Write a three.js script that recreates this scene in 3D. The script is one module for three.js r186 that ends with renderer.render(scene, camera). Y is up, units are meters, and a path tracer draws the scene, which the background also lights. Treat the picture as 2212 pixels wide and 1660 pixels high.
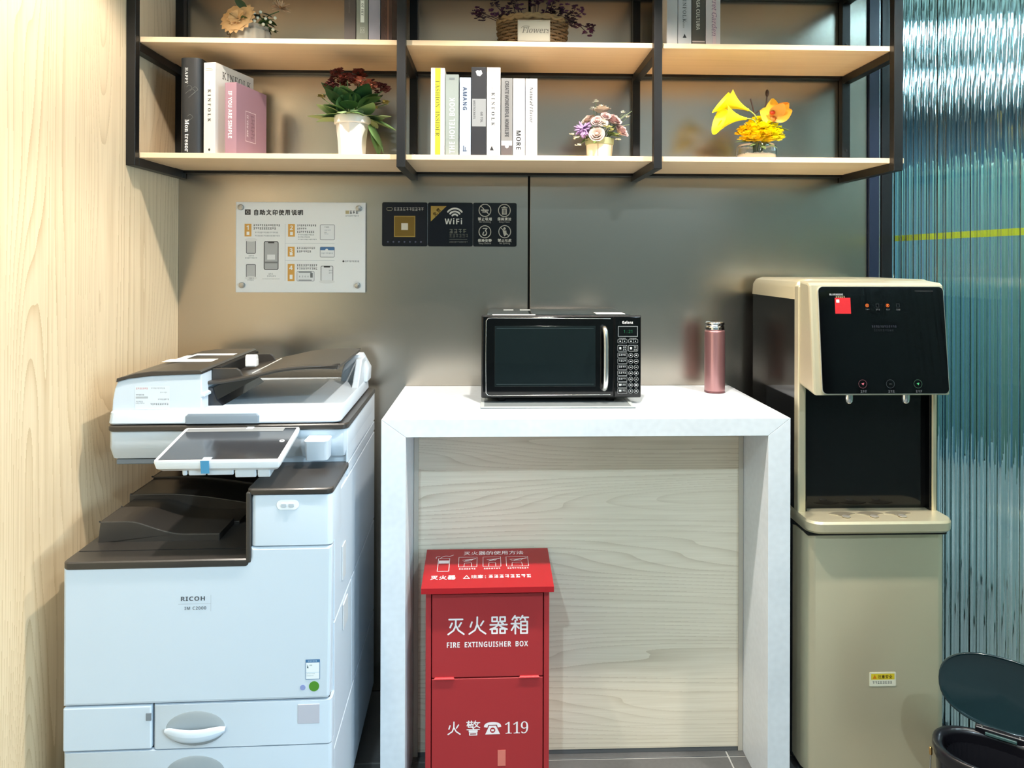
import * as THREE from 'three';
import { RoundedBoxGeometry } from 'three/addons/geometries/RoundedBoxGeometry.js';
import { mergeGeometries, toCreasedNormals } from 'three/addons/utils/BufferGeometryUtils.js';
import { ImprovedNoise } from 'three/addons/math/ImprovedNoise.js';
import { RectAreaLightUniformsLib } from 'three/addons/lights/RectAreaLightUniformsLib.js';

RectAreaLightUniformsLib.init();
const scene = new THREE.Scene();
scene.background = new THREE.Color(0.02, 0.022, 0.025);

// ---------- camera: level, 1600 px focal length, lens shifted down ----------
const camera = new THREE.PerspectiveCamera(2 * Math.atan(830 / 1600) * 180 / Math.PI, 2212 / 1660, 0.05, 60);
camera.position.set(0, 1.364, 2.36);
camera.rotation.set(0.0016, -0.0335, 0.0029, 'YXZ');
camera.setViewOffset(2212, 1660, -14.5, 269, 2212, 1660);

const renderer = new THREE.WebGLRenderer({ antialias: true });
renderer.toneMapping = THREE.LinearToneMapping;
renderer.toneMappingExposure = 1.15;
renderer.shadowMap.enabled = true;

// ---------- lights: where they stand (their fittings are built with them below) ----------
const WARM = new THREE.Color(1.0, 0.91, 0.81), COOL = new THREE.Color(0.66, 0.87, 1.0), DAY = new THREE.Color(0.5, 0.78, 1.0);
const CEIL = 2.46;
// [x, z, candela, colour, label]
const SPOTS = [
  [-0.62, 0.90, 5.8, WARM, 'recessed ceiling downlight nearest the wooden side wall above the printer'],
  [0.24, 0.90, 8.2, WARM, 'recessed ceiling downlight above the white desk'],
  [1.06, 0.90, 7.4, WARM, 'recessed ceiling downlight beside the ribbed glass above the water dispenser'],
  [-0.45, 2.55, 8.5, COOL, 'recessed ceiling downlight behind the viewer on the wooden wall side'],
  [0.9, 2.55, 8.5, COOL, 'recessed ceiling downlight behind the viewer on the glass wall side'],
];
// [x, z, width, depth, radiance]
const PANELS = [[-2.2, 6.4, 1.2, 0.3, 7], [0.2, 6.4, 1.2, 0.3, 6], [2.6, 6.4, 1.2, 0.3, 7]];
const WINDOW_RADIANCE = 10;

// ---------- naming ----------
const used = new Map();
function numbered(name) {
  const n = used.get(name) ?? 0; used.set(name, n + 1);
  return n ? name + '_' + String(n).padStart(3, '0') : name;
}
function tag(o, label, category, group) {
  o.userData.label = label; o.userData.category = category;
  if (group) o.userData.group = group;
  return o;
}
function thing(name, label, category, [x, y, z] = [0, 0, 0], turn = 0, group) {
  const o = new THREE.Group(); o.name = numbered(name); scene.add(o);
  o.position.set(x, y, z); o.rotation.y = turn;
  return tag(o, label, category, group);
}
function part(name, geo, mat, parent, label) {
  const list = [].concat(geo);
  const g = list.length > 1 ? mergeGeometries(list.map(norm)) : list[0];
  const m = new THREE.Mesh(g, mat); m.name = parent ? name : numbered(name);
  m.castShadow = m.receiveShadow = true;
  if (label) m.userData.label = label;
  (parent ?? scene).add(m);
  return m;
}
function norm(g) {
  g = g.index ? g.toNonIndexed() : g.clone();
  for (const k of Object.keys(g.attributes)) if (!['position', 'normal', 'uv'].includes(k)) g.deleteAttribute(k);
  if (!g.attributes.uv) g.setAttribute('uv', new THREE.BufferAttribute(new Float32Array(g.attributes.position.count * 2), 2));
  if (!g.attributes.normal) g.computeVertexNormals();
  return g;
}
function struct(name, geo, mat, parent) {
  const m = part(name, geo, mat, parent);
  if (!parent) m.userData.kind = 'structure';
  return m;
}
function structGroup(name) {
  const o = new THREE.Group(); o.name = name; o.userData.kind = 'structure'; scene.add(o); return o;
}

// ---------- geometry helpers ----------
function rng(seed) {
  let s = seed >>> 0;
  return () => { s = (s + 0x6d2b79f5) >>> 0; let t = Math.imul(s ^ (s >>> 15), 1 | s); t = (t + Math.imul(t ^ (t >>> 7), 61 | t)) ^ t; return ((t ^ (t >>> 14)) >>> 0) / 4294967296; };
}
// uv in metres from the dominant axis; grain runs along v
function metreUV(g, along = 'y') {
  const p = g.attributes.position, n = g.attributes.normal, uv = new Float32Array(p.count * 2);
  for (let i = 0; i < p.count; i++) {
    const x = p.getX(i), y = p.getY(i), z = p.getZ(i), ax = Math.abs(n.getX(i)), ay = Math.abs(n.getY(i)), az = Math.abs(n.getZ(i));
    let a, b;
    if (along === 'x') { if (ax > ay && ax > az) { a = z; b = y; } else if (ay > az) { a = z; b = x; } else { a = y; b = x; } }
    else { if (ax >= ay && ax >= az) { a = z; b = y; } else if (ay > az) { a = x; b = z; } else { a = x; b = y; } }
    uv[i * 2] = a; uv[i * 2 + 1] = b;
  }
  g.setAttribute('uv', new THREE.BufferAttribute(uv, 2));
  return g;
}
function bx(x0, x1, y0, y1, z0, z1, r = 0.0015, seg = 2) {
  const w = x1 - x0, h = y1 - y0, d = z1 - z0, rr = Math.min(r, w * 0.49, h * 0.49, d * 0.49);
  const g = rr > 0 ? new RoundedBoxGeometry(w, h, d, seg, rr) : new THREE.BoxGeometry(w, h, d);
  g.translate((x0 + x1) / 2, (y0 + y1) / 2, (z0 + z1) / 2);
  return g;
}
function cyl(r0, r1, h, x, y, z, seg = 24) { const g = new THREE.CylinderGeometry(r1, r0, h, seg); g.translate(x, y + h / 2, z); return g; }
function shapeOf(pts) { const s = new THREE.Shape(); pts.forEach(([x, y], i) => (i ? s.lineTo(x, y) : s.moveTo(x, y))); s.closePath(); return s; }
// profile in x,y pushed along z from z0 to z1
function ext(pts, z0, z1, bevel = 0.0015) {
  const s = Array.isArray(pts) ? shapeOf(pts) : pts;
  const g = new THREE.ExtrudeGeometry(s, { depth: z1 - z0 - 2 * bevel, bevelEnabled: bevel > 0, bevelSize: bevel, bevelThickness: bevel, bevelSegments: 2, bevelOffset: -bevel, curveSegments: 10 });
  g.translate(0, 0, z0 + bevel);
  return g;
}
function rrShape(x0, y0, x1, y1, r) {
  const s = new THREE.Shape();
  s.moveTo(x0 + r, y0); s.lineTo(x1 - r, y0); s.absarc(x1 - r, y0 + r, r, -Math.PI / 2, 0); s.lineTo(x1, y1 - r); s.absarc(x1 - r, y1 - r, r, 0, Math.PI / 2);
  s.lineTo(x0 + r, y1); s.absarc(x0 + r, y1 - r, r, Math.PI / 2, Math.PI); s.lineTo(x0, y0 + r); s.absarc(x0 + r, y0 + r, r, Math.PI, Math.PI * 1.5);
  return s;
}
// a stack of rounded rectangles lying in x,z: levels [y, x0, x1, z0, z1, r]
function loft(levels, seg = 5) {
  const rings = levels.map(([y, x0, x1, z0, z1, r]) => {
    const pts = [], rr = Math.min(r, (x1 - x0) * 0.49, (z1 - z0) * 0.49);
    for (const [cx, cz, a0] of [[x1 - rr, z1 - rr, 0], [x0 + rr, z1 - rr, 1], [x0 + rr, z0 + rr, 2], [x1 - rr, z0 + rr, 3]])
      for (let k = 0; k <= seg; k++) { const a = (a0 + k / seg) * Math.PI / 2; pts.push([cx + rr * Math.cos(a), y, cz + rr * Math.sin(a)]); }
    return pts;
  });
  const n = rings[0].length, pos = [], idx = [];
  rings.forEach((r) => r.forEach((p) => pos.push(...p)));
  for (let i = 0; i < rings.length - 1; i++) for (let k = 0; k < n; k++) {
    const a = i * n + k, b = i * n + (k + 1) % n, c = a + n, d = b + n;
    idx.push(a, c, b, b, c, d);
  }
  for (const [i, up] of [[0, false], [rings.length - 1, true]]) {
    const c = pos.length / 3, m = rings[i].reduce((s, p) => [s[0] + p[0] / n, p[1], s[2] + p[2] / n], [0, 0, 0]);
    pos.push(...m);
    for (let k = 0; k < n; k++) { const a = i * n + k, b = i * n + (k + 1) % n; up ? idx.push(a, c, b) : idx.push(a, b, c); }
  }
  const g = new THREE.BufferGeometry(); g.setAttribute('position', new THREE.Float32BufferAttribute(pos, 3)); g.setIndex(idx);
  return toCreasedNormals(g, 0.6);
}
function tube(pts, r, seg = 24, rad = 8) { return new THREE.TubeGeometry(new THREE.CatmullRomCurve3(pts.map((p) => new THREE.Vector3(...p))), seg, r, rad, false); }
function turned(pts, seg = 40) { return new THREE.LatheGeometry(pts.map(([r, y]) => new THREE.Vector2(r, y)), seg); }
function moved(g, x, y, z, rx = 0, ry = 0, rz = 0, s = 1) {
  g = g.clone(); g.applyMatrix4(new THREE.Matrix4().compose(new THREE.Vector3(x, y, z), new THREE.Quaternion().setFromEuler(new THREE.Euler(rx, ry, rz, 'YXZ')), new THREE.Vector3(s, s, s)));
  return g;
}
// a sheet given by f(u, v) -> [x, y, z]
function sheet(f, nu, nv) {
  const pos = [], uv = [], idx = [];
  for (let j = 0; j <= nv; j++) for (let i = 0; i <= nu; i++) { pos.push(...f(i / nu, j / nv)); uv.push(i / nu, j / nv); }
  for (let j = 0; j < nv; j++) for (let i = 0; i < nu; i++) { const a = j * (nu + 1) + i, b = a + 1, c = a + nu + 1, d = c + 1; idx.push(a, b, d, a, d, c); }
  const g = new THREE.BufferGeometry(); g.setAttribute('position', new THREE.Float32BufferAttribute(pos, 3)); g.setAttribute('uv', new THREE.Float32BufferAttribute(uv, 2)); g.setIndex(idx); g.computeVertexNormals();
  return g;
}

// ---------- textures ----------
const perlin = new ImprovedNoise();
function pixelTexture(w, h, f) {
  const d = new Uint8Array(w * h * 4);
  for (let y = 0; y < h; y++) for (let x = 0; x < w; x++) { const c = f(x / w, y / h), o = (y * w + x) * 4; d[o] = c[0]; d[o + 1] = c[1]; d[o + 2] = c[2]; d[o + 3] = 255; }
  const t = new THREE.DataTexture(d, w, h); t.wrapS = t.wrapT = THREE.RepeatWrapping; t.magFilter = THREE.LinearFilter; t.colorSpace = THREE.SRGBColorSpace; t.needsUpdate = true;
  return t;
}
function mix3(a, b, t) { return [a[0] + (b[0] - a[0]) * t, a[1] + (b[1] - a[1]) * t, a[2] + (b[2] - a[2]) * t]; }
// wood with cathedral figures; w x h metres, grain along v
function woodTexture(pw, ph, wm, hm, light, dark, seed, columns, contrast, rings) {
  const t = pixelTexture(pw, ph, (u, v) => {
    const x = u * wm, y = v * hm;
    const warp = perlin.noise(x * 3, y * 0.8, seed) * 0.03 + perlin.noise(x * 9, y * 2.2, seed + 5) * 0.006;
    let s = (x + warp) * rings + perlin.noise(x * 13, y * 0.35, seed + 60) * 1.7 + perlin.noise(x * 37, y * 0.5, seed + 70) * 0.5;
    for (const [cx, cw, cy, bend] of columns) {
      const d = (x + warp * 0.6 - cx) / cw;
      if (Math.abs(d) < 1) { const k = (1 - d * d) ** 2; s += k * ((y - cy) * bend + perlin.noise(x * 5, y * 1.7, seed + 9) * 3.2) + d * d * 2.2 * k; }
    }
    const f = s - Math.floor(s), line = Math.pow(f, 5) * (0.55 + 0.45 * perlin.noise(x * 6, y * 1.1, seed + 3)) * 1.1;
    const fine = perlin.noise(x * 420, y * 9, seed + 20) * 0.16 + perlin.noise(x * 120, y * 3, seed + 30) * 0.13, slow = perlin.noise(x * 2.1, y * 0.35, seed + 40) * 0.22;
    const k = Math.max(0, Math.min(1, contrast * (line * 0.9 + fine + slow + 0.18)));
    return mix3(light, dark, k);
  });
  t.repeat.set(1 / wm, 1 / hm);
  return t;
}
function canvasTexture(w, h, draw) {
  const c = document.createElement('canvas'); c.width = w; c.height = h;
  const g = c.getContext('2d'); draw(g, w, h);
  const t = new THREE.CanvasTexture(c); t.colorSpace = THREE.SRGBColorSpace;
  return t;
}
function decalMat(t, rough = 0.5, clear = false) { return new THREE.MeshStandardMaterial({ map: t, roughness: rough, transparent: clear }); }
// a flat print facing +z
function print(name, w, h, t, x, y, z, parent, { rough = 0.5, clear = false, label, turn } = {}) {
  const g = new THREE.PlaneGeometry(w, h); if (turn) g.applyMatrix4(new THREE.Matrix4().makeRotationFromEuler(new THREE.Euler(...turn)));
  g.translate(x, y, z);
  return part(name, g, decalMat(t, rough, clear), parent, label);
}

// ---------- characters drawn as strokes on a 100 x 100 grid ----------
const HAN = {
  灭: [[15, 16, 85, 16], [30, 36, 20, 58], [78, 34, 66, 54], [50, 18, 49, 50, 38, 74, 10, 94], [50, 48, 64, 74, 92, 94]],
  火: [[22, 32, 14, 56], [82, 28, 68, 50], [50, 6, 49, 46, 38, 74, 8, 94], [50, 46, 65, 74, 94, 94]],
  器: [[16, 8, 42, 8, 42, 30, 16, 30, 16, 8], [58, 8, 84, 8, 84, 30, 58, 30, 58, 8], [6, 48, 94, 48], [50, 34, 46, 50, 32, 62, 6, 72], [53, 50, 68, 62, 94, 72], [64, 36, 74, 43], [16, 70, 42, 70, 42, 93, 16, 93, 16, 70], [58, 70, 84, 70, 84, 93, 58, 93, 58, 70]],
  箱: [[24, 3, 10, 22], [18, 12, 46, 12], [30, 14, 35, 25], [64, 3, 52, 22], [60, 12, 94, 12], [74, 14, 79, 25], [5, 44, 47, 44], [26, 28, 26, 97], [26, 46, 6, 78], [28, 52, 45, 68], [55, 34, 89, 34, 89, 95, 55, 95, 55, 34], [55, 54, 89, 54], [55, 75, 89, 75]],
  警: [[6, 10, 50, 10], [19, 2, 19, 18], [38, 2, 38, 18], [15, 18, 8, 34], [13, 25, 49, 25, 47, 46, 40, 46], [17, 32, 36, 32, 36, 44, 17, 44, 17, 32], [66, 2, 55, 22], [61, 14, 95, 14], [84, 16, 74, 37, 53, 49], [63, 22, 76, 38, 95, 49], [48, 51, 54, 57], [8, 61, 92, 61], [22, 69, 78, 69], [22, 76, 78, 76], [25, 84, 75, 84, 75, 98, 25, 98, 25, 84]],
  的: [[26, 4, 20, 18], [10, 20, 42, 20, 42, 90, 10, 90, 10, 20], [10, 54, 42, 54], [64, 4, 52, 34], [58, 24, 90, 24, 88, 86, 74, 82], [62, 48, 74, 62]],
  使: [[26, 6, 8, 46], [18, 32, 18, 94], [34, 20, 94, 20], [40, 34, 88, 34, 88, 56, 40, 56, 40, 34], [64, 8, 62, 60, 30, 94], [44, 62, 64, 84, 94, 94]],
  用: [[20, 10, 20, 60, 8, 92], [20, 10, 82, 10, 82, 88, 70, 86], [20, 34, 82, 34], [20, 58, 82, 58], [50, 10, 50, 92]],
  方: [[46, 4, 54, 14], [8, 24, 92, 24], [40, 24, 36, 60, 12, 92], [38, 46, 78, 46, 74, 88, 58, 86]],
  法: [[14, 10, 24, 20], [8, 36, 20, 44], [8, 90, 26, 58], [40, 26, 88, 26], [64, 6, 64, 50], [32, 50, 94, 50], [60, 52, 42, 86, 84, 80], [74, 66, 90, 92]],
  自: [[50, 3, 42, 16], [22, 18, 80, 18, 80, 94, 22, 94, 22, 18], [22, 42, 80, 42], [22, 68, 80, 68]],
  助: [[12, 12, 42, 12, 42, 78], [12, 12, 12, 80], [12, 34, 42, 34], [12, 56, 42, 56], [4, 82, 50, 74], [52, 32, 92, 32, 88, 88, 74, 84], [70, 8, 68, 50, 48, 92]],
  文: [[46, 4, 54, 14], [10, 24, 90, 24], [74, 26, 56, 66, 10, 94], [28, 26, 50, 66, 92, 94]],
  印: [[40, 8, 14, 18, 14, 82, 44, 72], [14, 46, 40, 46], [56, 16, 88, 16, 88, 74, 76, 70], [56, 16, 56, 96]],
  说: [[14, 8, 24, 18], [6, 38, 26, 38, 26, 84, 38, 74], [50, 6, 58, 20], [84, 6, 74, 20], [48, 26, 86, 26, 86, 52, 48, 52, 48, 26], [58, 54, 54, 76, 36, 94], [72, 54, 72, 86, 94, 88, 94, 74]],
  明: [[8, 16, 38, 16, 38, 80, 8, 80, 8, 16], [8, 48, 38, 48], [54, 10, 54, 60, 42, 94], [54, 10, 90, 10, 90, 88, 78, 86], [54, 34, 90, 34], [54, 58, 90, 58]],
  注: [[14, 10, 24, 20], [8, 36, 20, 44], [8, 90, 26, 58], [60, 4, 68, 14], [38, 24, 92, 24], [42, 54, 88, 54], [34, 90, 96, 90], [64, 24, 64, 90]],
  意: [[50, 2, 50, 10], [16, 12, 84, 12], [36, 18, 40, 28], [64, 18, 60, 28], [8, 32, 92, 32], [24, 40, 76, 40, 76, 64, 24, 64, 24, 40], [24, 52, 76, 52], [18, 74, 12, 92], [34, 70, 36, 92, 66, 92, 70, 82], [50, 70, 56, 80], [78, 72, 88, 88]],
  安: [[50, 2, 54, 12], [12, 28, 12, 16, 88, 16, 88, 28], [46, 24, 30, 60, 80, 94], [72, 46, 60, 76, 14, 94], [6, 50, 94, 50]],
  全: [[50, 4, 30, 30, 6, 46], [50, 4, 70, 30, 94, 46], [26, 48, 74, 48], [28, 68, 72, 68], [10, 92, 90, 92], [50, 48, 50, 92]],
  保: [[26, 6, 8, 46], [18, 32, 18, 94], [40, 10, 86, 10, 86, 36, 40, 36, 40, 10], [30, 54, 96, 54], [62, 38, 62, 96], [60, 56, 34, 86], [64, 56, 94, 86]],
  持: [[8, 26, 36, 26], [22, 6, 22, 90, 12, 84], [6, 60, 38, 48], [62, 6, 62, 44], [46, 20, 84, 20], [40, 44, 94, 44], [40, 62, 94, 62], [78, 48, 78, 92, 66, 88], [50, 72, 58, 82]],
  静: [[8, 14, 46, 14], [10, 26, 44, 26], [4, 38, 50, 38], [27, 4, 27, 38], [12, 48, 12, 92], [12, 48, 42, 48, 42, 92], [12, 62, 42, 62], [12, 76, 42, 76], [66, 4, 54, 22], [62, 14, 84, 14, 76, 26], [56, 30, 88, 30, 88, 62, 56, 62], [50, 46, 96, 46], [72, 26, 72, 92, 62, 88]],
  洁: [[14, 10, 24, 20], [8, 36, 20, 44], [8, 90, 26, 58], [36, 22, 94, 22], [64, 6, 64, 42], [42, 42, 88, 42], [44, 58, 84, 58, 84, 92, 44, 92, 44, 58]],
  清: [[14, 10, 24, 20], [8, 36, 20, 44], [8, 90, 26, 58], [40, 14, 90, 14], [42, 26, 88, 26], [34, 38, 96, 38], [65, 4, 65, 38], [44, 48, 44, 92], [44, 48, 86, 48, 86, 92], [44, 62, 86, 62], [44, 76, 86, 76]],
  禁: [[6, 18, 46, 18], [26, 4, 26, 46], [26, 20, 6, 40], [28, 22, 44, 36], [54, 18, 94, 18], [74, 4, 74, 46], [74, 20, 54, 40], [76, 22, 94, 38], [24, 52, 76, 52], [8, 66, 92, 66], [50, 66, 50, 94, 40, 92], [30, 74, 16, 88], [68, 74, 84, 88]],
  止: [[50, 10, 50, 88], [50, 44, 82, 44], [24, 40, 24, 88], [6, 90, 94, 90]],
  吸: [[8, 18, 34, 18, 34, 68, 8, 68, 8, 18], [42, 14, 80, 14, 72, 40, 88, 40, 76, 68, 44, 94], [54, 14, 50, 60, 36, 92], [52, 44, 70, 74, 94, 94]],
  烟: [[10, 32, 16, 50], [40, 28, 32, 46], [24, 8, 24, 54, 6, 92], [26, 60, 40, 80], [50, 14, 92, 14, 92, 92, 50, 92, 50, 14], [58, 38, 86, 38], [72, 22, 70, 54, 56, 80], [72, 54, 86, 80]],
  吐: [[8, 22, 36, 22, 36, 70, 8, 70, 8, 22], [48, 40, 90, 40], [68, 8, 68, 88], [40, 90, 96, 90]],
  痰: [[50, 2, 56, 12], [22, 16, 94, 16], [22, 16, 22, 60, 8, 94], [6, 34, 18, 44], [4, 66, 20, 56], [58, 24, 56, 38, 34, 56], [58, 38, 82, 56], [58, 58, 54, 74, 30, 96], [58, 74, 90, 96], [40, 30, 44, 38], [76, 28, 70, 38], [38, 64, 44, 72], [80, 62, 72, 72]],
  免: [[40, 4, 20, 30], [36, 14, 64, 14, 56, 28], [22, 30, 80, 30, 80, 54, 22, 54, 22, 30], [50, 30, 48, 58, 14, 94], [58, 56, 58, 88, 92, 88, 92, 76]],
  费: [[20, 12, 80, 12, 80, 24, 20, 24, 20, 36, 84, 36, 82, 50], [42, 2, 40, 40, 20, 54], [60, 2, 60, 54], [26, 58, 26, 84], [26, 58, 74, 58, 74, 84], [50, 64, 46, 84, 14, 98], [58, 84, 86, 98]],
};
function han(g, text, x, y, size, weight, color, gap = 1) {
  g.save(); g.strokeStyle = color; g.lineWidth = weight; g.lineCap = 'round'; g.lineJoin = 'round';
  let at = x;
  for (const ch of text) {
    for (const s of HAN[ch] ?? []) {
      g.beginPath(); g.moveTo(at + s[0] * size / 100, y + s[1] * size / 100);
      for (let i = 2; i < s.length; i += 2) g.lineTo(at + s[i] * size / 100, y + s[i + 1] * size / 100);
      g.stroke();
    }
    at += size * gap;
  }
  g.restore();
}
// rows of print too small to read in the photograph: uneven short ticks
function ticks(g, x, y, w, h, color, seed = 1) {
  const r = rng(seed * 977 + Math.round(x * 7 + y * 13)); g.save(); g.fillStyle = color;
  for (let at = x; at < x + w - h * 0.3; at += h * 0.98) { g.fillRect(at, y, h * 0.72, h * 0.16); g.fillRect(at + h * (0.1 + r() * 0.4), y, h * 0.18, h * 0.95); g.fillRect(at + h * 0.05, y + h * (0.4 + r() * 0.2), h * 0.68, h * 0.15); if (r() > 0.4) g.fillRect(at, y + h * 0.82, h * 0.74, h * 0.15); }
  g.restore();
}
function spaced(g, text, x, y, step) { for (const ch of text) { g.fillText(ch, x, y); x += g.measureText(ch).width + step; } }

// ---------- materials ----------
const std = (color, roughness = 0.5, extra = {}) => new THREE.MeshStandardMaterial({ color, roughness, ...extra });
const M = {
  black: std('#0d0e10', 0.4), frame: std('#090a0c', 0.42), gloss: new THREE.MeshPhysicalMaterial({ color: '#020203', roughness: 0.06 }),
  white: std('#e9ecee', 0.34), whitePaint: std('#eef0f0', 0.6), chrome: std('#e6e6e6', 0.16, { metalness: 1 }), steel: std('#b9b9b8', 0.3, { metalness: 1 }),
  dark: std('#26272a', 0.4), trayBlack: new THREE.MeshPhysicalMaterial({ color: '#37332f', roughness: 0.38, clearcoat: 0.25, clearcoatRoughness: 0.25 }), rubber: std('#0d0d0e', 0.8), gray: std('#7d858c', 0.5), paper: std('#eae6da', 0.9),
  red: std('#a82c30', 0.45), green: std('#2c5a24', 0.6),
};

// ====================== THE SETTING ======================
// floor: grey tiles with pale joints near the corner, one slab beyond
{
  const floor = structGroup('floor');
  const grout = std('#b8b6b0', 0.9);
  part('floor_slab', bx(-4.2, 4.4, -0.2, -0.006, -3.2, 8.2, 0), std('#8a8985', 0.6), floor);
  part('grout_bed', bx(-0.99, 1.284, -0.0065, -0.0025, 0, 2.6, 0), grout, floor);
  const variants = [0, 1, 2].map((k) => {
    const t = pixelTexture(256, 256, (u, v) => { const n = perlin.noise(u * 5, v * 5, k * 7.3) * 7 + perlin.noise(u * 60, v * 60, k + 2) * 5; return [96 + n + k, 97 + n, 96 + n]; });
    return std('#ffffff', 0.38, { map: t });
  });
  let n = 0;
  const edge = (from, to, first, pitch) => { const e = [from]; for (let a = first; a < to; a += pitch) if (a > from + 0.02) e.push(a); e.push(to); return e; };
  const xs = edge(-0.988, 1.282, 0.65 - 1.2, 0.6), zs = edge(0.0, 2.6, 0.338, 0.6);
  for (let i = 0; i < xs.length - 1; i++) for (let j = 0; j < zs.length - 1; j++)
    part('tile', bx(xs[i] + 0.0025, xs[i + 1] - 0.0025, -0.004, 0, zs[j] + 0.0025, zs[j + 1] - 0.0025, 0.001, 1), variants[n++ % 3], floor);
}
// ceiling
struct('ceiling', [bx(-4.2, 4.4, CEIL, CEIL + 0.2, -3.2, 8.2, 0)], std('#d8d6d0', 0.9));
// back wall: two satin champagne metal panels with an open black joint
{
  const back = structGroup('wall_back');
  part('backing', bx(-1.2, 1.284, 0, CEIL, -0.2, -0.008, 0), std('#060606', 0.9), back);
  const metal = std(0xffffff, 0.26, { metalness: 1 }); metal.color.setRGB(0.53, 0.475, 0.405);
  part('wall_panel', bx(-0.99, 0.108, 0.0, CEIL, -0.008, 0, 0.001, 1), metal, back);
  part('wall_panel', bx(0.115, 1.207, 0.0, CEIL, -0.008, 0, 0.001, 1), metal, back);
}
// left wall: pale ash veneer
{
  const t = woodTexture(1024, 2048, 1.7, 2.6, [227, 205, 170], [182, 154, 116], 3.7,
    [[0.12, 0.16, 1.2, 5.2], [0.47, 0.09, 0.9, -6], [0.75, 0.1, 1.5, 6.5], [1.08, 0.19, 0.6, 4.6], [1.42, 0.12, 1.3, -5]], 0.85, 44);
  const left = struct('wall_left', metreUV(bx(-1.19, -0.99, 0, CEIL, 0, 2.6, 0)), std('#ffffff', 0.5, { map: t }));
}
// right wall: ribbed glass in a black frame
{
  const right = structGroup('wall_right');
  const blueBlack = std('#1d2740', 0.35), edgeMetal = std('#c9ccd0', 0.25, { metalness: 1 });
  part('frame_post', bx(1.209, 1.241, 0, CEIL, -0.15, 0.012, 0.001, 1), blueBlack, right);
  part('metal_strip', bx(1.2425, 1.2475, 0, CEIL, -0.15, 0.008, 0.001, 1), edgeMetal, right);
  part('frame_post', bx(1.249, 1.284, 0, CEIL, -0.15, 0.014, 0.002, 1), std('#14161b', 0.35), right);
  part('frame_post', bx(1.256, 1.306, 0, CEIL, 1.5, 1.55, 0.002, 1), std('#14161b', 0.35), right);
  part('frame_rail', bx(1.27, 1.302, 0, 0.05, 0.014, 1.5, 0.002, 1), std('#14161b', 0.35), right);
  // the pane: a solid slab whose room side is a row of rounded ribs
  const pitch = 0.0135, ribs = Math.round(1.484 / pitch), per = 6, prof = [];
  for (let i = 0; i <= ribs * per; i++) { const z = 0.015 + (i / per) * pitch, a = (i / per) % 1; prof.push([z, 1.284 - 0.0022 * Math.sin(Math.PI * a)]); }
  const pos = [], idx = [], nP = prof.length, y0 = 0.05, y1 = CEIL;
  for (const [z, x] of prof) pos.push(x, y0, z, x, y1, z);
  for (let i = 0; i < nP - 1; i++) { const a = i * 2; idx.push(a, a + 2, a + 1, a + 1, a + 2, a + 3); }
  const b = pos.length / 3, zA = prof[0][0], zB = prof[nP - 1][0], xb = 1.291;
  pos.push(xb, y0, zA, xb, y1, zA, xb, y0, zB, xb, y1, zB);
  idx.push(b, b + 1, b + 2, b + 2, b + 1, b + 3);
  // ends and caps close the slab
  idx.push(0, 1, b, b, 1, b + 1); const e = (nP - 1) * 2; idx.push(e, b + 2, e + 1, e + 1, b + 2, b + 3);
  for (let i = 0; i < nP - 1; i++) { const a = i * 2; idx.push(a + 1, a + 3, b + 1); idx.push(a, b, a + 2); }
  idx.push(e + 1, b + 3, b + 1, e, b, b + 2);
  let g = new THREE.BufferGeometry(); g.setAttribute('position', new THREE.Float32BufferAttribute(pos, 3)); g.setIndex(idx);
  g = toCreasedNormals(g, 0.7);
  part('glass_pane', g, new THREE.MeshPhysicalMaterial({ color: '#ffffff', roughness: 0.04, transmission: 1, thickness: 0.008, ior: 1.5, attenuationColor: new THREE.Color(0.72, 0.88, 0.86), attenuationDistance: 0.022 }), right);
}
// the room behind the ribbed glass
{
  struct('wall_meeting_back', bx(1.284, 4.4, 0, CEIL, -3.2, -3.0, 0), std('#3f6270', 0.8));
  struct('wall_meeting_right', bx(4.2, 4.4, 0, CEIL, -3.0, 1.5, 0), std('#86989a', 0.9));
  struct('wall_meeting_left', bx(1.1, 1.284, 0, CEIL, -3.0, -0.2, 0), std('#5b6f72', 0.9));
}
// the open office behind the viewer
struct('wall_office_left', [bx(-4.2, -1.19, 0, CEIL, 2.4, 2.6, 0), bx(-4.2, -4.0, 0, CEIL, 2.6, 8.2, 0)], std('#8f8d86', 0.9));
struct('wall_office_right', [bx(1.306, 4.2, 0, CEIL, 1.5, 1.6, 0)], std('#8b9593', 0.9));
struct('wall_front', bx(-4.0, 4.2, 0, CEIL, 8.0, 8.2, 0), std('#8f9186', 0.9));
// daylight: a wide window in the office's right wall
{
  const right = structGroup('wall_office_window_side'), m = std('#86989a', 0.9);
  part('wall_face', bx(4.2, 4.4, 0, CEIL, 1.5, 2.8, 0), m, right);
  part('wall_face', bx(4.2, 4.4, 0, CEIL, 5.4, 8.2, 0), m, right);
  part('wall_face', bx(4.2, 4.4, 0, 0.7, 2.8, 5.4, 0), m, right);
  part('wall_face', bx(4.2, 4.4, 2.3, CEIL, 2.8, 5.4, 0), m, right);
  const win = structGroup('window_1');
  part('window_glow', bx(4.27, 4.29, 0.7, 2.3, 2.8, 5.4, 0), new THREE.MeshStandardMaterial({ color: '#000000', emissive: new THREE.Color(0.78, 0.92, 1), emissiveIntensity: 6 }), win);
  for (const z of [2.8, 3.65, 4.5, 5.35]) part('mullion', bx(4.19, 4.26, 0.7, 2.3, z, z + 0.05, 0.002, 1), std('#333638', 0.5), win);
  const l = new THREE.RectAreaLight(DAY, WINDOW_RADIANCE, 2.5, 1.55); l.name = 'window_daylight'; l.position.set(4.18, 1.5, 4.1); l.lookAt(0, 1.5, 4.1); scene.add(l);
}
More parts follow.
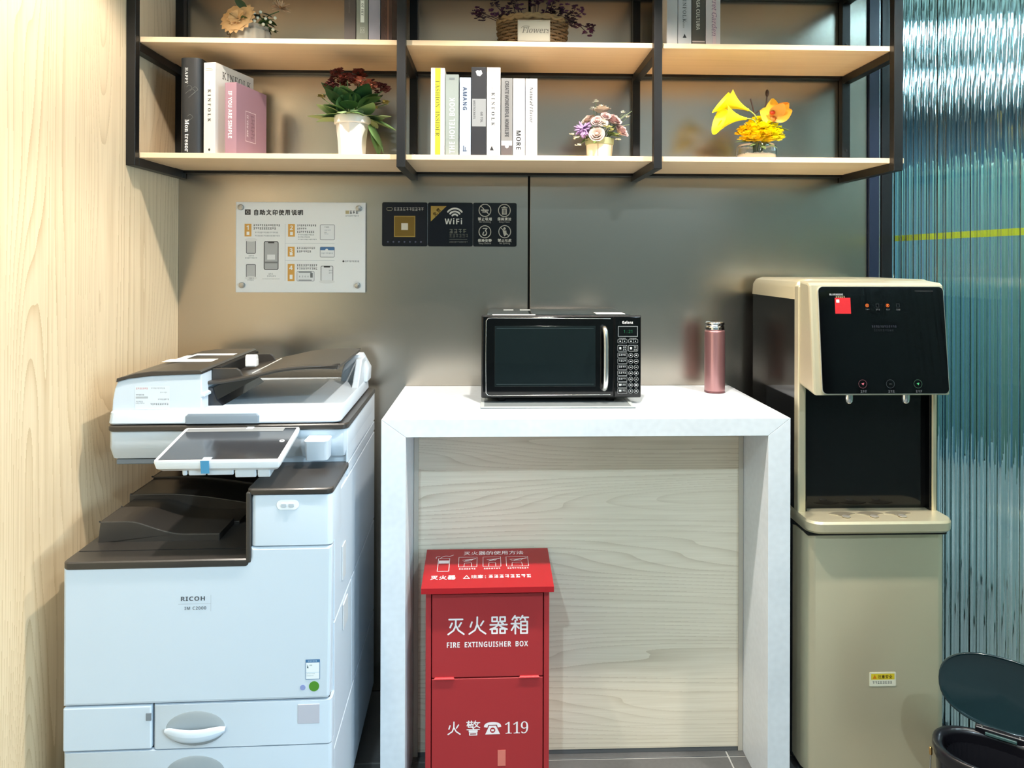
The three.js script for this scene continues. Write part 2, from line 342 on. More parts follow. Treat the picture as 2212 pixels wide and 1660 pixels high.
// lamps
for (const [x, z, cd, color, label] of SPOTS) {
  const t = thing('ceiling_downlight', label, 'lamp', [x, CEIL, z]);
  part('trim_ring', turned([[0.05, 0], [0.05, -0.004], [0.064, -0.006], [0.066, -0.002], [0.066, 0]], 32), M.whitePaint, t);
  part('lamp_lens', cyl(0.049, 0.049, 0.002, 0, -0.003, 0, 32), new THREE.MeshStandardMaterial({ color: '#202020', emissive: color, emissiveIntensity: 6 }), t);
  const s = new THREE.SpotLight(color, cd, 0, z < 1 ? 1.04 : 1.36, z < 1 ? 0.16 : 0.55, 2); s.name = 'downlight'; s.position.set(x, CEIL - 0.012, z); s.target.position.set(x, 0, z); s.castShadow = true; s.shadow.radius = 1.6; s.shadow.mapSize.set(2048, 2048);
  scene.add(s, s.target);
}
PANELS.forEach(([x, z, w, d, L], i) => {
  const t = thing('ceiling_panel_light', ['long cool ceiling light panel far behind the viewer, left one', 'long cool ceiling light panel far behind the viewer, middle one', 'long cool ceiling light panel far behind the viewer, right one'][i], 'lamp', [x, CEIL, z]);
  part('panel_frame', [bx(-w / 2 - 0.02, w / 2 + 0.02, -0.02, 0, -d / 2 - 0.02, -d / 2, 0.002, 1), bx(-w / 2 - 0.02, w / 2 + 0.02, -0.02, 0, d / 2, d / 2 + 0.02, 0.002, 1), bx(-w / 2 - 0.02, -w / 2, -0.02, 0, -d / 2, d / 2, 0.002, 1), bx(w / 2, w / 2 + 0.02, -0.02, 0, -d / 2, d / 2, 0.002, 1)], M.whitePaint, t);
  part('lamp_diffuser', bx(-w / 2, w / 2, -0.012, -0.004, -d / 2, d / 2, 0), new THREE.MeshStandardMaterial({ color: '#202020', emissive: COOL, emissiveIntensity: 2.5 }), t);
  const l = new THREE.RectAreaLight(COOL, L, w, d); l.name = 'panel_light'; l.position.set(x, CEIL - 0.025, z); l.lookAt(x, 0, z); scene.add(l);
});
// lamps of the room behind the glass, running away from the pane
for (const [x, z, label] of [[2.6, -0.87, 'linear ceiling lamp behind the ribbed glass, upper bright band'], [2.6, -1.75, 'linear ceiling lamp behind the ribbed glass, lower bright band'], [2.6, 0.7, 'linear ceiling lamp behind the ribbed glass nearest the viewer']]) {
  const t = thing('linear_lamp', label, 'lamp', [x, CEIL - 0.08, z]);
  part('lamp_housing', bx(-1.25, 1.25, 0, 0.05, -0.05, 0.05, 0.004), M.whitePaint, t);
  part('lamp_diffuser', bx(-1.23, 1.23, -0.02, 0, -0.045, 0.045, 0.003), new THREE.MeshStandardMaterial({ color: '#202020', emissive: new THREE.Color(0.42, 0.74, 1), emissiveIntensity: 12 }), t);
  const l = new THREE.RectAreaLight(new THREE.Color(0.7, 0.92, 1), 75, 2.46, 0.09); l.name = 'linear_lamp_light'; l.position.set(x, CEIL - 0.105, z); l.lookAt(x, 0, z); scene.add(l);
}
// what stands close behind the pane
{
  const t = thing('storage_cabinet', 'teal storage cabinet blurred behind the ribbed glass', 'cabinet', [2.15, 0, 0.2]);
  part('carcass', bx(-0.19, 0.2, 0.0, 1.79, -1.25, 1.2, 0.004), std('#6f9488', 0.6), t);
  for (let k = 0; k < 4; k++) {
    part('door', bx(-0.21, -0.19, 0.62, 1.78, -1.24 + k * 0.61, -1.24 + k * 0.61 + 0.606, 0.003), std('#7ba394', 0.6), t);
    part('drawer', bx(-0.21, -0.19, 0.03, 0.612, -1.24 + k * 0.61, -1.24 + k * 0.61 + 0.606, 0.003), std('#e2f0ee', 0.6), t);
  }
  const tape = thing('warning_tape', 'thin yellow warning tape stuck along the back of the ribbed glass', 'tape', [1.2915, 1.439, 0.757]);
  part('strip', bx(0, 0.0004, -0.009, 0.009, -0.74, 0.74, 0), std('#e8ee22', 0.6), tape);
}

// ====================== WALL SHELF ======================
{
  const t = thing('wall_shelf', 'long black metal framed wall shelf with three bays and light wood boards', 'shelf', [0.07, 1.618, 0.17]);
  const o = [-0.07, -1.618, -0.17];
  const at = (g) => g.translate(...o);
  for (const [a, b] of [[-0.99, -0.965], [-0.266, -0.242], [0.439, 0.462], [1.112, 1.138]]) {
    part('post', at(bx(a, b, 1.618, 2.36, 0.311, 0.3355, 0.0015)), M.frame, t);
    part('post', at(bx(a, b, 1.618, 2.36, 0.003, 0.028, 0.0015)), M.frame, t);
    for (const y of [1.618, 1.933, 2.187]) part('rail', at(bx(a, b, y, y + 0.0235, 0.028, 0.311, 0.001, 1)), M.frame, t);
  }
  const wood = woodTexture(1024, 512, 2.2, 1.0, [244, 216, 178], [222, 190, 148], 11.2, [], 0.5, 24);
  const boardMat = std('#ffffff', 0.5, { map: wood });
  for (const y of [1.6415, 1.957, 2.2105]) part('shelf_board', metreUV(at(bx(-0.964, 1.153, y, y + 0.0145, 0.028, 0.312, 0.001, 1)), 'x'), boardMat, t);
  for (const [a, b] of [[-0.965, -0.266], [-0.242, 0.439], [0.462, 1.112]]) for (const y of [1.6415, 1.957, 2.2105]) part('back_rail', at(bx(a + 0.0005, b - 0.0005, y - 0.008, y + 0.012, 0.001, 0.0275, 0.001, 1)), M.frame, t);
  // bolts where the back posts meet the wall
  for (const [x, y] of [[-0.978, 1.66], [-0.254, 1.70], [0.451, 1.69], [1.125, 1.72], [1.125, 2.06], [-0.254, 2.02]]) part('bolt', moved(cyl(0.004, 0.003, 0.003, 0, 0, 0, 10), x - 0.07, y - 1.618, 0.028 - 0.17, Math.PI / 2), M.dark, t);
}

// ====================== DESK ======================
{
  const t = thing('console_desk', 'tall white waterfall desk with a pale wood back panel under the microwave', 'desk', [0.238, 0, 0.25]);
  const at = (g) => g.translate(-0.238, 0, -0.25);
  const stone = pixelTexture(512, 512, (u, v) => { const n = perlin.noise(u * 9, v * 9, 2.2) * 6 + perlin.noise(u * 70, v * 70, 4.1) * 5; return [219 + n, 226 + n, 232 + n]; });
  const m = std('#ffffff', 0.36, { map: stone });
  // mitred waterfall: the top and the legs meet on the diagonal
  const top = shapeOf([[-0.279, 0.966], [0.754, 0.966], [0.697, 0.9215], [-0.218, 0.9215]]);
  part('tabletop', metreUV(at(ext(top, 0.004, 0.502, 0.0008))), m, t);
  part('leg', metreUV(at(ext([[-0.2795, 0.9655], [-0.2185, 0.9212], [-0.2185, 0], [-0.2795, 0]], 0.004, 0.502, 0.0008))), m, t);
  part('leg', metreUV(at(ext([[0.7545, 0.9655], [0.7545, 0], [0.6975, 0], [0.6975, 0.9212]], 0.004, 0.502, 0.0008))), m, t);
  const wood = woodTexture(1024, 1024, 1.0, 1.0, [244, 235, 215], [190, 174, 148], 21.4,
    [[0.86, 0.06, 0.3, 7], [0.74, 0.07, 0.15, -6], [0.55, 0.1, 0.3, 5], [0.33, 0.11, 0.25, -5.5], [0.14, 0.09, 0.35, 6]], 0.75, 58); wood.offset.set(0.03, 0.47);
  part('back_panel', metreUV(at(bx(-0.205, 0.684, 0.012, 0.921, 0.300, 0.316, 0.001, 1)), 'x'), std('#ffffff', 0.55, { map: wood }), t, 'pale grey-beige wood panel with horizontal grain');
  const strip = std('#cfcabd', 0.5);
  part('edge_strip', at(bx(-0.218, -0.205, 0.0, 0.921, 0.300, 0.317, 0.001, 1)), strip, t);
  part('edge_strip', at(bx(0.684, 0.697, 0.0, 0.921, 0.300, 0.317, 0.001, 1)), strip, t);
  part('kick_strip', at(bx(-0.205, 0.684, 0, 0.012, 0.300, 0.315, 0.001, 1)), std('#5d5f60', 0.6), t);
}

// ====================== FIRE EXTINGUISHER BOX ======================
{
  const t = thing('extinguisher_box', 'red fire extinguisher box with white lettering standing under the white desk', 'fire box', [-0.015, 0, 0.34], 0.013);
  const red = M.red, W = 0.155;
  part('cabinet_body', bx(-W, W, 0.015, 0.548, -0.005, 0.145, 0.002), red, t);
  // front frame round the two doors
  part('front_frame', [bx(-W, -W + 0.0135, 0, 0.535, 0.14, 0.16, 0.002), bx(W - 0.0135, W, 0, 0.535, 0.14, 0.16, 0.002), bx(-W, W, 0, 0.02, 0.14, 0.16, 0.002), bx(-W + 0.0135, W - 0.0135, 0.528, 0.536, 0.14, 0.158, 0.001)], red, t);
  part('gap_liner', bx(-W + 0.013, W - 0.013, 0.02, 0.53, 0.1445, 0.1475, 0), std('#2a0608', 0.8), t);
  part('door', bx(-W + 0.0155, W - 0.0155, 0.3185, 0.527, 0.148, 0.158, 0.0018), red, t);
  const low = part('door', bx(-W + 0.0155, W - 0.0155, 0.022, 0.3155, 0.148, 0.1585, 0.0018), red, t);
  const hingeMat = std('#c8363a', 0.35);
  for (const x of [-0.108, 0.105]) part('hinge', [bx(x - 0.024, x + 0.024, 0.314, 0.3205, 0.156, 0.1615, 0.0015), moved(cyl(0.0025, 0.0025, 0.05, 0, -0.025, 0, 10), x, 0.3172, 0.161, 0, 0, Math.PI / 2)], hingeMat, t);
  part('latch_tape', bx(0.026, 0.046, 0.095, 0.135, 0.1585, 0.1592, 0.0003, 1), std('#d9786a', 0.6), t, 'pinkish piece of tape on the lower door');
  // sloping lid with a folded front lip
  const lidMat = std('#a0141d', 0.35);
  const prof = [[-0.012, 0.574], [0.178, 0.5515], [0.1785, 0.538], [0.1765, 0.538], [0.176, 0.5485], [-0.012, 0.571]];
  part('lid', lidGeometry(), lidMat, t);
  function lidGeometry() { const g = ext(prof.map(([z, y]) => [z, y]), -0.165, 0.165, 0.0005); g.rotateY(-Math.PI / 2); return g; }
  // lettering on the lid
  const lt = canvasTexture(1024, 576, (g, w, h) => {
    g.clearRect(0, 0, w, h); const c = 'rgba(255,235,235,0.95)';
    han(g, '灭火器的使用方法', 310, 42, 62, 6, c, 1.02);
    g.strokeStyle = c; g.lineWidth = 5;
    g.strokeRect(108, 150, 92, 190); g.beginPath(); g.moveTo(120, 150); g.quadraticCurveTo(150, 95, 196, 120); g.lineTo(230, 96); g.moveTo(120, 120); g.quadraticCurveTo(80, 110, 88, 150); g.stroke();
    g.fillStyle = c; g.fillRect(112, 180, 84, 46);
    han(g, '灭火器', 60, 400, 62, 8, c, 1.1);
    for (const [x, ww] of [[275, 150], [475, 145], [665, 180]]) {
      g.lineWidth = 4; g.strokeRect(x, 135, ww, 145);
      g.beginPath(); g.moveTo(x + 45, 280); g.lineTo(x + 48, 225); g.lineTo(x + ww * 0.7, 222); g.lineTo(x + ww * 0.72, 280); g.moveTo(x + 30, 178); g.lineTo(x + ww * 0.8, 165); g.lineTo(x + ww * 0.65, 195); g.lineTo(x + 40, 200); g.stroke();
      g.lineWidth = 9; g.beginPath(); g.moveTo(x + ww * 0.35, 190); g.lineTo(x + ww * 0.95, 158); g.stroke();
      ticks(g, x + 6, 300, ww - 16, 20, c, 3);
    }
    g.lineWidth = 6; g.beginPath(); g.moveTo(345, 408); g.lineTo(322, 450); g.lineTo(368, 450); g.closePath(); g.stroke();
    han(g, '注意', 380, 402, 48, 6, c, 1.05); g.fillRect(490, 440, 8, 8); g.fillRect(490, 415, 8, 8);
    ticks(g, 520, 404, 350, 44, c, 5);
  });
  const slope = Math.atan2(0.574 - 0.5515, 0.19), L = Math.hypot(0.19, 0.0225);
  const pg = new THREE.PlaneGeometry(0.33, L); pg.rotateX(-Math.PI / 2 + slope); pg.translate(0, (0.574 + 0.5515) / 2 + 0.0009, 0.083);
  part('lid_print', pg, decalMat(lt, 0.35, true), t);
  const white = '#f4ecec';
  print('door_print', 0.21, 0.105, canvasTexture(1024, 512, (g, w, h) => {
    g.clearRect(0, 0, w, h); han(g, '灭火器箱', 8, 14, 232, 21, white, 1.125);
    g.fillStyle = white; g.font = 'bold 92px sans-serif'; g.save(); g.translate(8, 395); g.scale(0.83, 1); spaced(g, 'FIRE  EXTINGUISHER  BOX', 0, 0, 3); g.restore();
  }), 0.0, 0.4225, 0.1584, t, { clear: true });
  print('door_print', 0.21, 0.05, canvasTexture(1024, 244, (g, w, h) => {
    g.clearRect(0, 0, w, h); han(g, '火', 20, 28, 170, 16, white); han(g, '警', 250, 28, 178, 13, white);
    g.fillStyle = white; g.beginPath(); g.moveTo(470, 110); g.quadraticCurveTo(470, 50, 575, 50); g.quadraticCurveTo(682, 50, 682, 110); g.lineTo(640, 118); g.lineTo(628, 84); g.lineTo(524, 84); g.lineTo(512, 118); g.closePath(); g.fill();
    g.beginPath(); g.moveTo(535, 94); g.lineTo(617, 94); g.lineTo(668, 200); g.lineTo(486, 200); g.closePath(); g.fill();
    g.fillStyle = '#a51c20'; g.beginPath(); g.arc(577, 150, 32, 0, 7); g.fill(); g.fillStyle = white; g.fillRect(560, 138, 34, 24);
    g.font = '200px serif'; g.fillStyle = white; g.fillText('1', 715, 196); g.fillText('1', 815, 196); g.fillText('9', 912, 196);
  }), 0.0, 0.191, 0.159, t, { clear: true });
}

// ====================== MICROWAVE ======================
{
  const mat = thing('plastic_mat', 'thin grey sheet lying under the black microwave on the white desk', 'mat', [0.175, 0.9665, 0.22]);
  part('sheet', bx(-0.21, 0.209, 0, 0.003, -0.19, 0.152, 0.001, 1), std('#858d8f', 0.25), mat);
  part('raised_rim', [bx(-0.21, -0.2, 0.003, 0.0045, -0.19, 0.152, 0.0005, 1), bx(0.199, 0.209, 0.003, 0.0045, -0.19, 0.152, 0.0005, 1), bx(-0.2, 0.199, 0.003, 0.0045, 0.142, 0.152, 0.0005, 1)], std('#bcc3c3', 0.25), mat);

  const t = thing('microwave_oven', 'black microwave oven with a chrome bar handle on the white desk', 'microwave', [0.188, 0.9698, 0.165]);
  const X = (a) => a - 0.188, Y = (a) => a - 0.9698, Z = (a) => a - 0.165;
  const shell = new THREE.MeshPhysicalMaterial({ color: '#191b1c', roughness: 0.22, clearcoat: 0.5, clearcoatRoughness: 0.1 });
  part('cabinet_shell', loft([[Y(0.983), X(-0.022), X(0.398), Z(0.012), Z(0.285), 0.006], [Y(1.195), X(-0.022), X(0.398), Z(0.012), Z(0.285), 0.006], [Y(1.209), X(-0.018), X(0.392), Z(0.016), Z(0.285), 0.006], [Y(1.213), X(-0.010), X(0.384), Z(0.022), Z(0.285), 0.006]]), shell, t);
  part('front_bezel', bx(X(-0.034), X(0.412), Y(0.982), Y(1.212), Z(0.283), Z(0.302), 0.004, 3), M.black, t);
  const door = part('door', bx(X(-0.031), X(0.334), Y(0.985), Y(1.209), Z(0.299), Z(0.309), 0.003, 3), M.gloss, t);
  // chrome outline: open on the right as on the photo
  const cz = Z(0.3095);
  const path = new THREE.CatmullRomCurve3([[0.325, 1.2035], [0.0, 1.2055], [-0.014, 1.2050], [-0.0205, 1.200], [-0.0215, 1.1], [-0.0205, 0.9955], [-0.014, 0.9905], [0.0, 0.990], [0.325, 0.9925]].map(([x, y]) => new THREE.Vector3(X(x), Y(y), cz)), false, 'catmullrom', 0.1);
  part('chrome_outline', new THREE.TubeGeometry(path, 90, 0.0011, 6), M.chrome, door);
  part('window', bx(X(0.003), X(0.283), Y(1.015), Y(1.183), Z(0.3085), Z(0.3098), 0.0006, 1), new THREE.MeshPhysicalMaterial({ color: '#0a1416', roughness: 0.1, clearcoat: 0.5, clearcoatRoughness: 0.04 }), door);
  for (const y of [1.1755, 1.0205]) part('window_edge', bx(X(0.008), X(0.278), Y(y), Y(y + 0.002), Z(0.3098), Z(0.3103), 0), std('#1d2b2d', 0.4), door);
  const hx = X(0.306), hz = Z(0.309);
  part('handle', new THREE.TubeGeometry(new THREE.CatmullRomCurve3([[hx - 0.004, Y(1.176), hz], [hx - 0.001, Y(1.178), hz + 0.02], [hx + 0.001, Y(1.165), hz + 0.028], [hx + 0.002, Y(1.095), hz + 0.031], [hx + 0.001, Y(1.025), hz + 0.028], [hx - 0.001, Y(1.012), hz + 0.02], [hx - 0.004, Y(1.014), hz]].map((p) => new THREE.Vector3(...p))), 50, 0.0072, 14), std('#d8d9d8', 0.24, { metalness: 1 }), door, 'chrome bar handle');
  const panel = part('control_panel', bx(X(0.3365), X(0.4095), Y(0.985), Y(1.209), Z(0.299), Z(0.3085), 0.002, 2), M.gloss, t);
  print('brand_print', 0.045, 0.012, canvasTexture(256, 68, (g, w, h) => { g.clearRect(0, 0, w, h); g.fillStyle = '#e8e8e8'; g.font = 'bold 58px sans-serif'; g.save(); g.translate(128, 54); g.scale(0.94, 1); g.textAlign = 'center'; g.fillText('Galanz', 0, 0); g.restore(); }), X(0.3725), Y(1.193), Z(0.3090), panel, { clear: true });
  print('display', 0.056, 0.03, canvasTexture(256, 136, (g, w, h) => { g.fillStyle = '#07090a'; g.fillRect(0, 0, w, h); g.strokeStyle = '#9aa0a2'; g.lineWidth = 6; g.strokeRect(5, 5, w - 10, h - 10); g.fillStyle = '#1f5a3a'; g.font = 'bold 52px monospace'; g.fillText('1:21', 70, 88); }), X(0.3735), Y(1.168), Z(0.3090), panel, { rough: 0.12 });
  print('button_print', 0.06, 0.158, canvasTexture(384, 1012, (g, w, h) => {
    g.clearRect(0, 0, w, h); g.strokeStyle = '#a7abad'; g.fillStyle = '#c9cccd'; g.lineWidth = 5;
    const r = rng(8);
    const box = (x, y, ww, hh, rr) => { g.beginPath(); g.roundRect(x, y, ww, hh, rr); g.stroke(); };
    for (const x of [12, 205]) { ticks(g, x + 20, 2, 120, 18, '#a7abad', 2); box(x, 26, 165, 66, 14); g.beginPath(); g.moveTo(x + 82, 26); g.lineTo(x + 82, 92); g.stroke(); g.beginPath(); g.arc(x + 42, 60, 12, 0, 7); g.arc(x + 122, 60, 9, 0, 7); g.fill(); }
    for (const x of [12, 205]) { box(x, 132, 165, 106, 12); g.fillRect(x + 26, 165, 36, 40); ticks(g, x + 92, 150, 66, 30, '#a7abad', 4); ticks(g, x + 92, 195, 66, 30, '#a7abad', 6); }
    for (let k = 0; k < 7; k++) { const y = 268 + k * 106; box(12, y, 165, 86, 10); ticks(g, 30, y + 18, 128, 34, '#a7abad', 10 + k); if (k > 4) g.fillRect(38, y + 22, 34, 34); }
    for (let k = 0; k < 7; k++) for (const x of [244, 342]) { const y = 312 + k * 106; g.beginPath(); g.arc(x, y, 38, 0, 7); g.stroke(); g.beginPath(); g.ellipse(x, y, 12 + r() * 16, 6 + r() * 9, 0, 0, 7); g.fill(); }
  }), X(0.3735), Y(1.071), Z(0.3090), panel, { clear: true });
  for (const [x, z] of [[0.022, 0.27], [0.33, 0.27], [0.022, 0.06], [0.33, 0.06]]) part('foot', turned([[0, 0], [0.011, 0], [0.012, 0.004], [0.016, 0.013], [0, 0.0132]], 20).translate(X(x), 0, Z(z)), M.rubber, t);
  part('warning_label', bx(X(0.292), X(0.374), Y(1.2130), Y(1.2136), Z(0.20), Z(0.265), 0.0002, 1), std('#f2f0ea', 0.5), t, 'white label on the top');
  part('seal_sticker', bx(X(0.03), X(0.06), Y(1.2130), Y(1.2135), Z(0.08), Z(0.10), 0.0002, 1), std('#d4d6d4', 0.5), t);
  part('seal_sticker', bx(X(0.08), X(0.112), Y(1.2130), Y(1.2135), Z(0.08), Z(0.10), 0.0002, 1), std('#d4d6d4', 0.5), t);
  part('film_edge', bx(X(-0.004), X(0.116), Y(1.212), Y(1.2142), Z(0.285), Z(0.302), 0.0005, 1), std('#e7e2dc', 0.3), t, 'leftover strip of protective film');
}

// ====================== THERMOS ======================
{
  const t = thing('thermos_flask', 'pink metallic thermos flask with a steel lid on the white desk', 'thermos', [0.672, 0.9665, 0.128]);
  part('flask_body', turned([[0, 0], [0.027, 0], [0.0302, 0.002], [0.0306, 0.006], [0.0306, 0.182], [0.0298, 0.187], [0.027, 0.189], [0, 0.189]]), new THREE.MeshPhysicalMaterial({ color: '#c08d8e', metalness: 0.75, roughness: 0.3, clearcoat: 0.4, clearcoatRoughness: 0.15 }), t);
  part('base_band', turned([[0.0302, 0.0005], [0.0309, 0.001], [0.0309, 0.005], [0.0306, 0.006]]), std('#7d5356', 0.4, { metalness: 0.6 }), t);
  part('lid', turned([[0, 0.189], [0.0275, 0.189], [0.0285, 0.191], [0.0285, 0.199], [0.0262, 0.2005], [0.0262, 0.2035], [0.0285, 0.205], [0.0285, 0.211], [0.026, 0.2145], [0.017, 0.216], [0.016, 0.2135], [0, 0.213]]), M.chrome, t);
}

// ====================== POSTER AND PLAQUES ======================
{
  const t = thing('instruction_board', 'white acrylic board of printing instructions held by four round metal studs', 'sign', [-0.607, 1.404, 0]);
  part('board', bx(-0.202, 0.202, -0.142, 0.142, 0.006, 0.0095, 0.0006, 1), new THREE.MeshPhysicalMaterial({ color: '#e6e8e8', roughness: 0.25 }), t);
  print('board_print', 0.4, 0.281, canvasTexture(1400, 984, (g, w, h) => {
    g.fillStyle = '#f3f5f5'; g.fillRect(0, 0, w, h);
    const k = w / 2060, px = (x) => (x - 88) * k, py = (y) => (y - 52) * k, dark = '#33363a', gray = '#8d9499', gold = '#dfa650';
    g.fillStyle = dark; g.fillRect(px(222), py(165), 92 * k, 85 * k); g.strokeStyle = '#d8d8d8'; g.lineWidth = 4; g.beginPath(); g.arc(px(268), py(208), 22 * k, 0, 7); g.stroke();
    han(g, '自助文印使用说明', px(358), py(168), 88 * k, 10, dark, 1.15);
    g.fillStyle = '#c2b58c'; g.fillRect(px(1836), py(175), 60 * k, 55 * k); ticks(g, px(1905), py(178), 155 * k, 50 * k, dark, 3); ticks(g, px(1838), py(250), 215 * k, 22 * k, gray, 4);
    g.strokeStyle = '#b9c0c6'; g.lineWidth = 3; g.beginPath(); g.moveTo(px(868), py(395)); g.lineTo(px(868), py(1320)); g.moveTo(px(868), py(712)); g.lineTo(px(1660), py(712)); g.moveTo(px(868), py(990)); g.lineTo(px(1660), py(990)); g.stroke();
    const badge = (n, x, y, hh) => { g.fillStyle = gold; g.fillRect(px(x), py(y), 110 * k, hh * k); g.fillStyle = '#fbfbf7'; g.font = 'bold ' + Math.round(100 * k) + 'px sans-serif'; g.fillText(n, px(x + 26), py(y + 98)); g.fillRect(px(x + 32), py(y + hh * 0.62), 46 * k, hh * 0.26 * k); };
    badge('1', 218, 397, 205); badge('2', 914, 397, 205); badge('3', 910, 765, 160); badge('4', 910, 1045, 280);
    const rows = (x, y, list) => list.forEach(([ww, hh, c], i) => ticks(g, px(x), py(y + i * 52), ww * k, hh * k, c, 11 + i + x));
    rows(360, 402, [[430, 34, dark], [370, 34, dark]]); rows(385, 525, [[370, 24, gray], [400, 24, gray]]);
    rows(1058, 405, [[310, 32, dark], [150, 32, dark], [280, 32, dark]]); rows(1075, 560, [[250, 22, gray]]); rows(1075, 597, [[200, 22, gray]]); rows(1075, 636, [[300, 22, gray]]);
    rows(1058, 772, [[280, 34, dark], [240, 34, dark]]); rows(1058, 1050, [[330, 34, dark], [340, 34, dark]]);
    const phone = (x, y, ww, hh, fill) => { g.fillStyle = fill; g.strokeStyle = dark; g.lineWidth = 12 * k; g.beginPath(); g.roundRect(px(x), py(y), ww * k, hh * k, 22 * k); g.fill(); g.stroke(); g.fillStyle = dark; g.fillRect(px(x + ww * 0.28), py(y), ww * 0.44 * k, 26 * k); };
    phone(532, 685, 225, 450, '#b4b6b8'); g.fillStyle = '#e9ebec'; g.fillRect(px(582), py(895), 125 * k, 80 * k); g.fillStyle = '#77797b'; g.fillRect(px(545), py(1008), 200 * k, 26 * k);
    const frag = (x, y, ww, hh, fill, up) => { g.fillStyle = fill; g.strokeStyle = '#4d5154'; g.lineWidth = 9 * k; g.beginPath(); g.roundRect(px(x), py(y), ww * k, hh * k, 16 * k); g.fill(); g.stroke(); g.fillStyle = '#e7e8e7'; g.beginPath(); g.ellipse(px(x + ww / 2), py(up ? y - 14 : y + hh + 14), ww * 0.66 * k, 30 * k, 0, 0, 7); g.fill(); };
    frag(248, 670, 148, 205, '#c3c5c6', true); frag(248, 1055, 148, 205, '#c3c5c6', false); frag(1445, 1078, 190, 240, '#eceef0', false); g.fillStyle = dark; g.fillRect(px(1490), py(1074), 100 * k, 26 * k);
    rows(1570, 1140, [[60, 20, gray]]); rows(1570, 1180, [[60, 20, gray]]);
    rows(285, 905, [[75, 22, gray]]); rows(230, 940, [[185, 22, gray]]); rows(285, 1268, [[75, 22, gray]]); rows(270, 1300, [[95, 20, gray]]); rows(605, 1195, [[75, 24, gray]]); rows(580, 1232, [[130, 24, gray]]); rows(505, 1280, [[275, 16, '#b4b8bb']]);
    g.lineWidth = 5; g.strokeStyle = '#7c8287'; g.fillStyle = '#eef1f3'; g.beginPath(); g.roundRect(px(1430), py(408), 230 * k, 245 * k, 12); g.fill(); g.stroke(); rows(1500, 435, [[80, 20, gray], [100, 18, '#a9b4c4']]); rows(1495, 525, [[50, 16, gray]]); rows(1495, 550, [[60, 14, '#a9b4c4']]);
    g.beginPath(); g.roundRect(px(1430), py(768), 230 * k, 165 * k, 12); g.fill(); g.stroke(); g.fillStyle = '#4a76a8'; g.fillRect(px(1432), py(770), 226 * k, 50 * k); g.fillStyle = '#eef1f3'; g.beginPath(); g.arc(px(1535), py(820), 24 * k, 0, 7); g.fill(); rows(1450, 858, [[190, 24, '#a7b0b8']]);
    g.fillStyle = '#e9ecee'; g.strokeStyle = '#858b90'; g.beginPath(); g.roundRect(px(1060), py(1165), 275 * k, 158 * k, 10); g.fill(); g.stroke(); g.fillStyle = '#6d7276'; g.fillRect(px(1085), py(1170), 210 * k, 14 * k); g.fillRect(px(1085), py(1300), 210 * k, 12 * k); g.fillRect(px(1272), py(1188), 40 * k, 78 * k);
    g.font = Math.round(38 * k) + 'px sans-serif'; g.fillStyle = '#5f666b'; spaced(g, '6364', px(1092), py(1262), 16);
    g.fillStyle = '#3a3d40'; g.beginPath(); g.arc(px(1805), py(1000), 16 * k, 0, 7); g.fill(); ticks(g, px(1835), py(988), 230 * k, 26 * k, '#555b60', 17);
  }), 0, 0, 0.0099, t, { rough: 0.22 });
  const studs = [[-0.185, 0.125], [0.182, 0.123], [-0.181, -0.119], [0.179, -0.12]];
  for (const [x, y] of studs) part('stud', moved(turned([[0, 0], [0.0088, 0], [0.0088, 0.007], [0.0075, 0.0085], [0, 0.0088]], 24), x, y, 0.0095, Math.PI / 2), M.steel, t);
}
const plaqueMat = new THREE.MeshPhysicalMaterial({ color: '#14151b', roughness: 0.2 });
function plaque(x0, x1, label, draw) {
  const w = x1 - x0, t = thing('wall_plaque', label, 'sign', [(x0 + x1) / 2, 1.4785, 0]);
  part('plate', ext(rrShape(-w / 2, -0.0695, w / 2, 0.0695, 0.006), 0.0005, 0.0045, 0.0005), plaqueMat, t);
  print('plate_print', w - 0.008, 0.131, canvasTexture(640, 620, draw), 0, 0, 0.0049, t, { rough: 0.2 });
}
const gold = '#a98d45', ash = '#b9b8ae';
plaque(-0.354, -0.2105, 'dark square plaque with a gold square in its middle, leftmost of three', (g, w, h) => {
  g.fillStyle = '#1d1c22'; g.fillRect(0, 0, w, h);
  g.strokeStyle = '#8f8b72'; g.lineWidth = 7; g.beginPath(); g.roundRect(52, 60, 82, 44, 20); g.stroke();
  ticks(g, 160, 60, 425, 46, '#a3a098', 4);
  g.fillStyle = gold; g.fillRect(160, 185, 316, 316); g.fillStyle = '#7c6226'; g.fillRect(172, 197, 292, 292); g.fillStyle = '#d8d2c2'; g.fillRect(268, 295, 100, 100);
  for (let k = 0; k < 7; k++) { g.fillStyle = '#5c5e6e'; g.beginPath(); g.arc(70 + k * 82, 573, 13, 0, 7); g.fill(); }
});
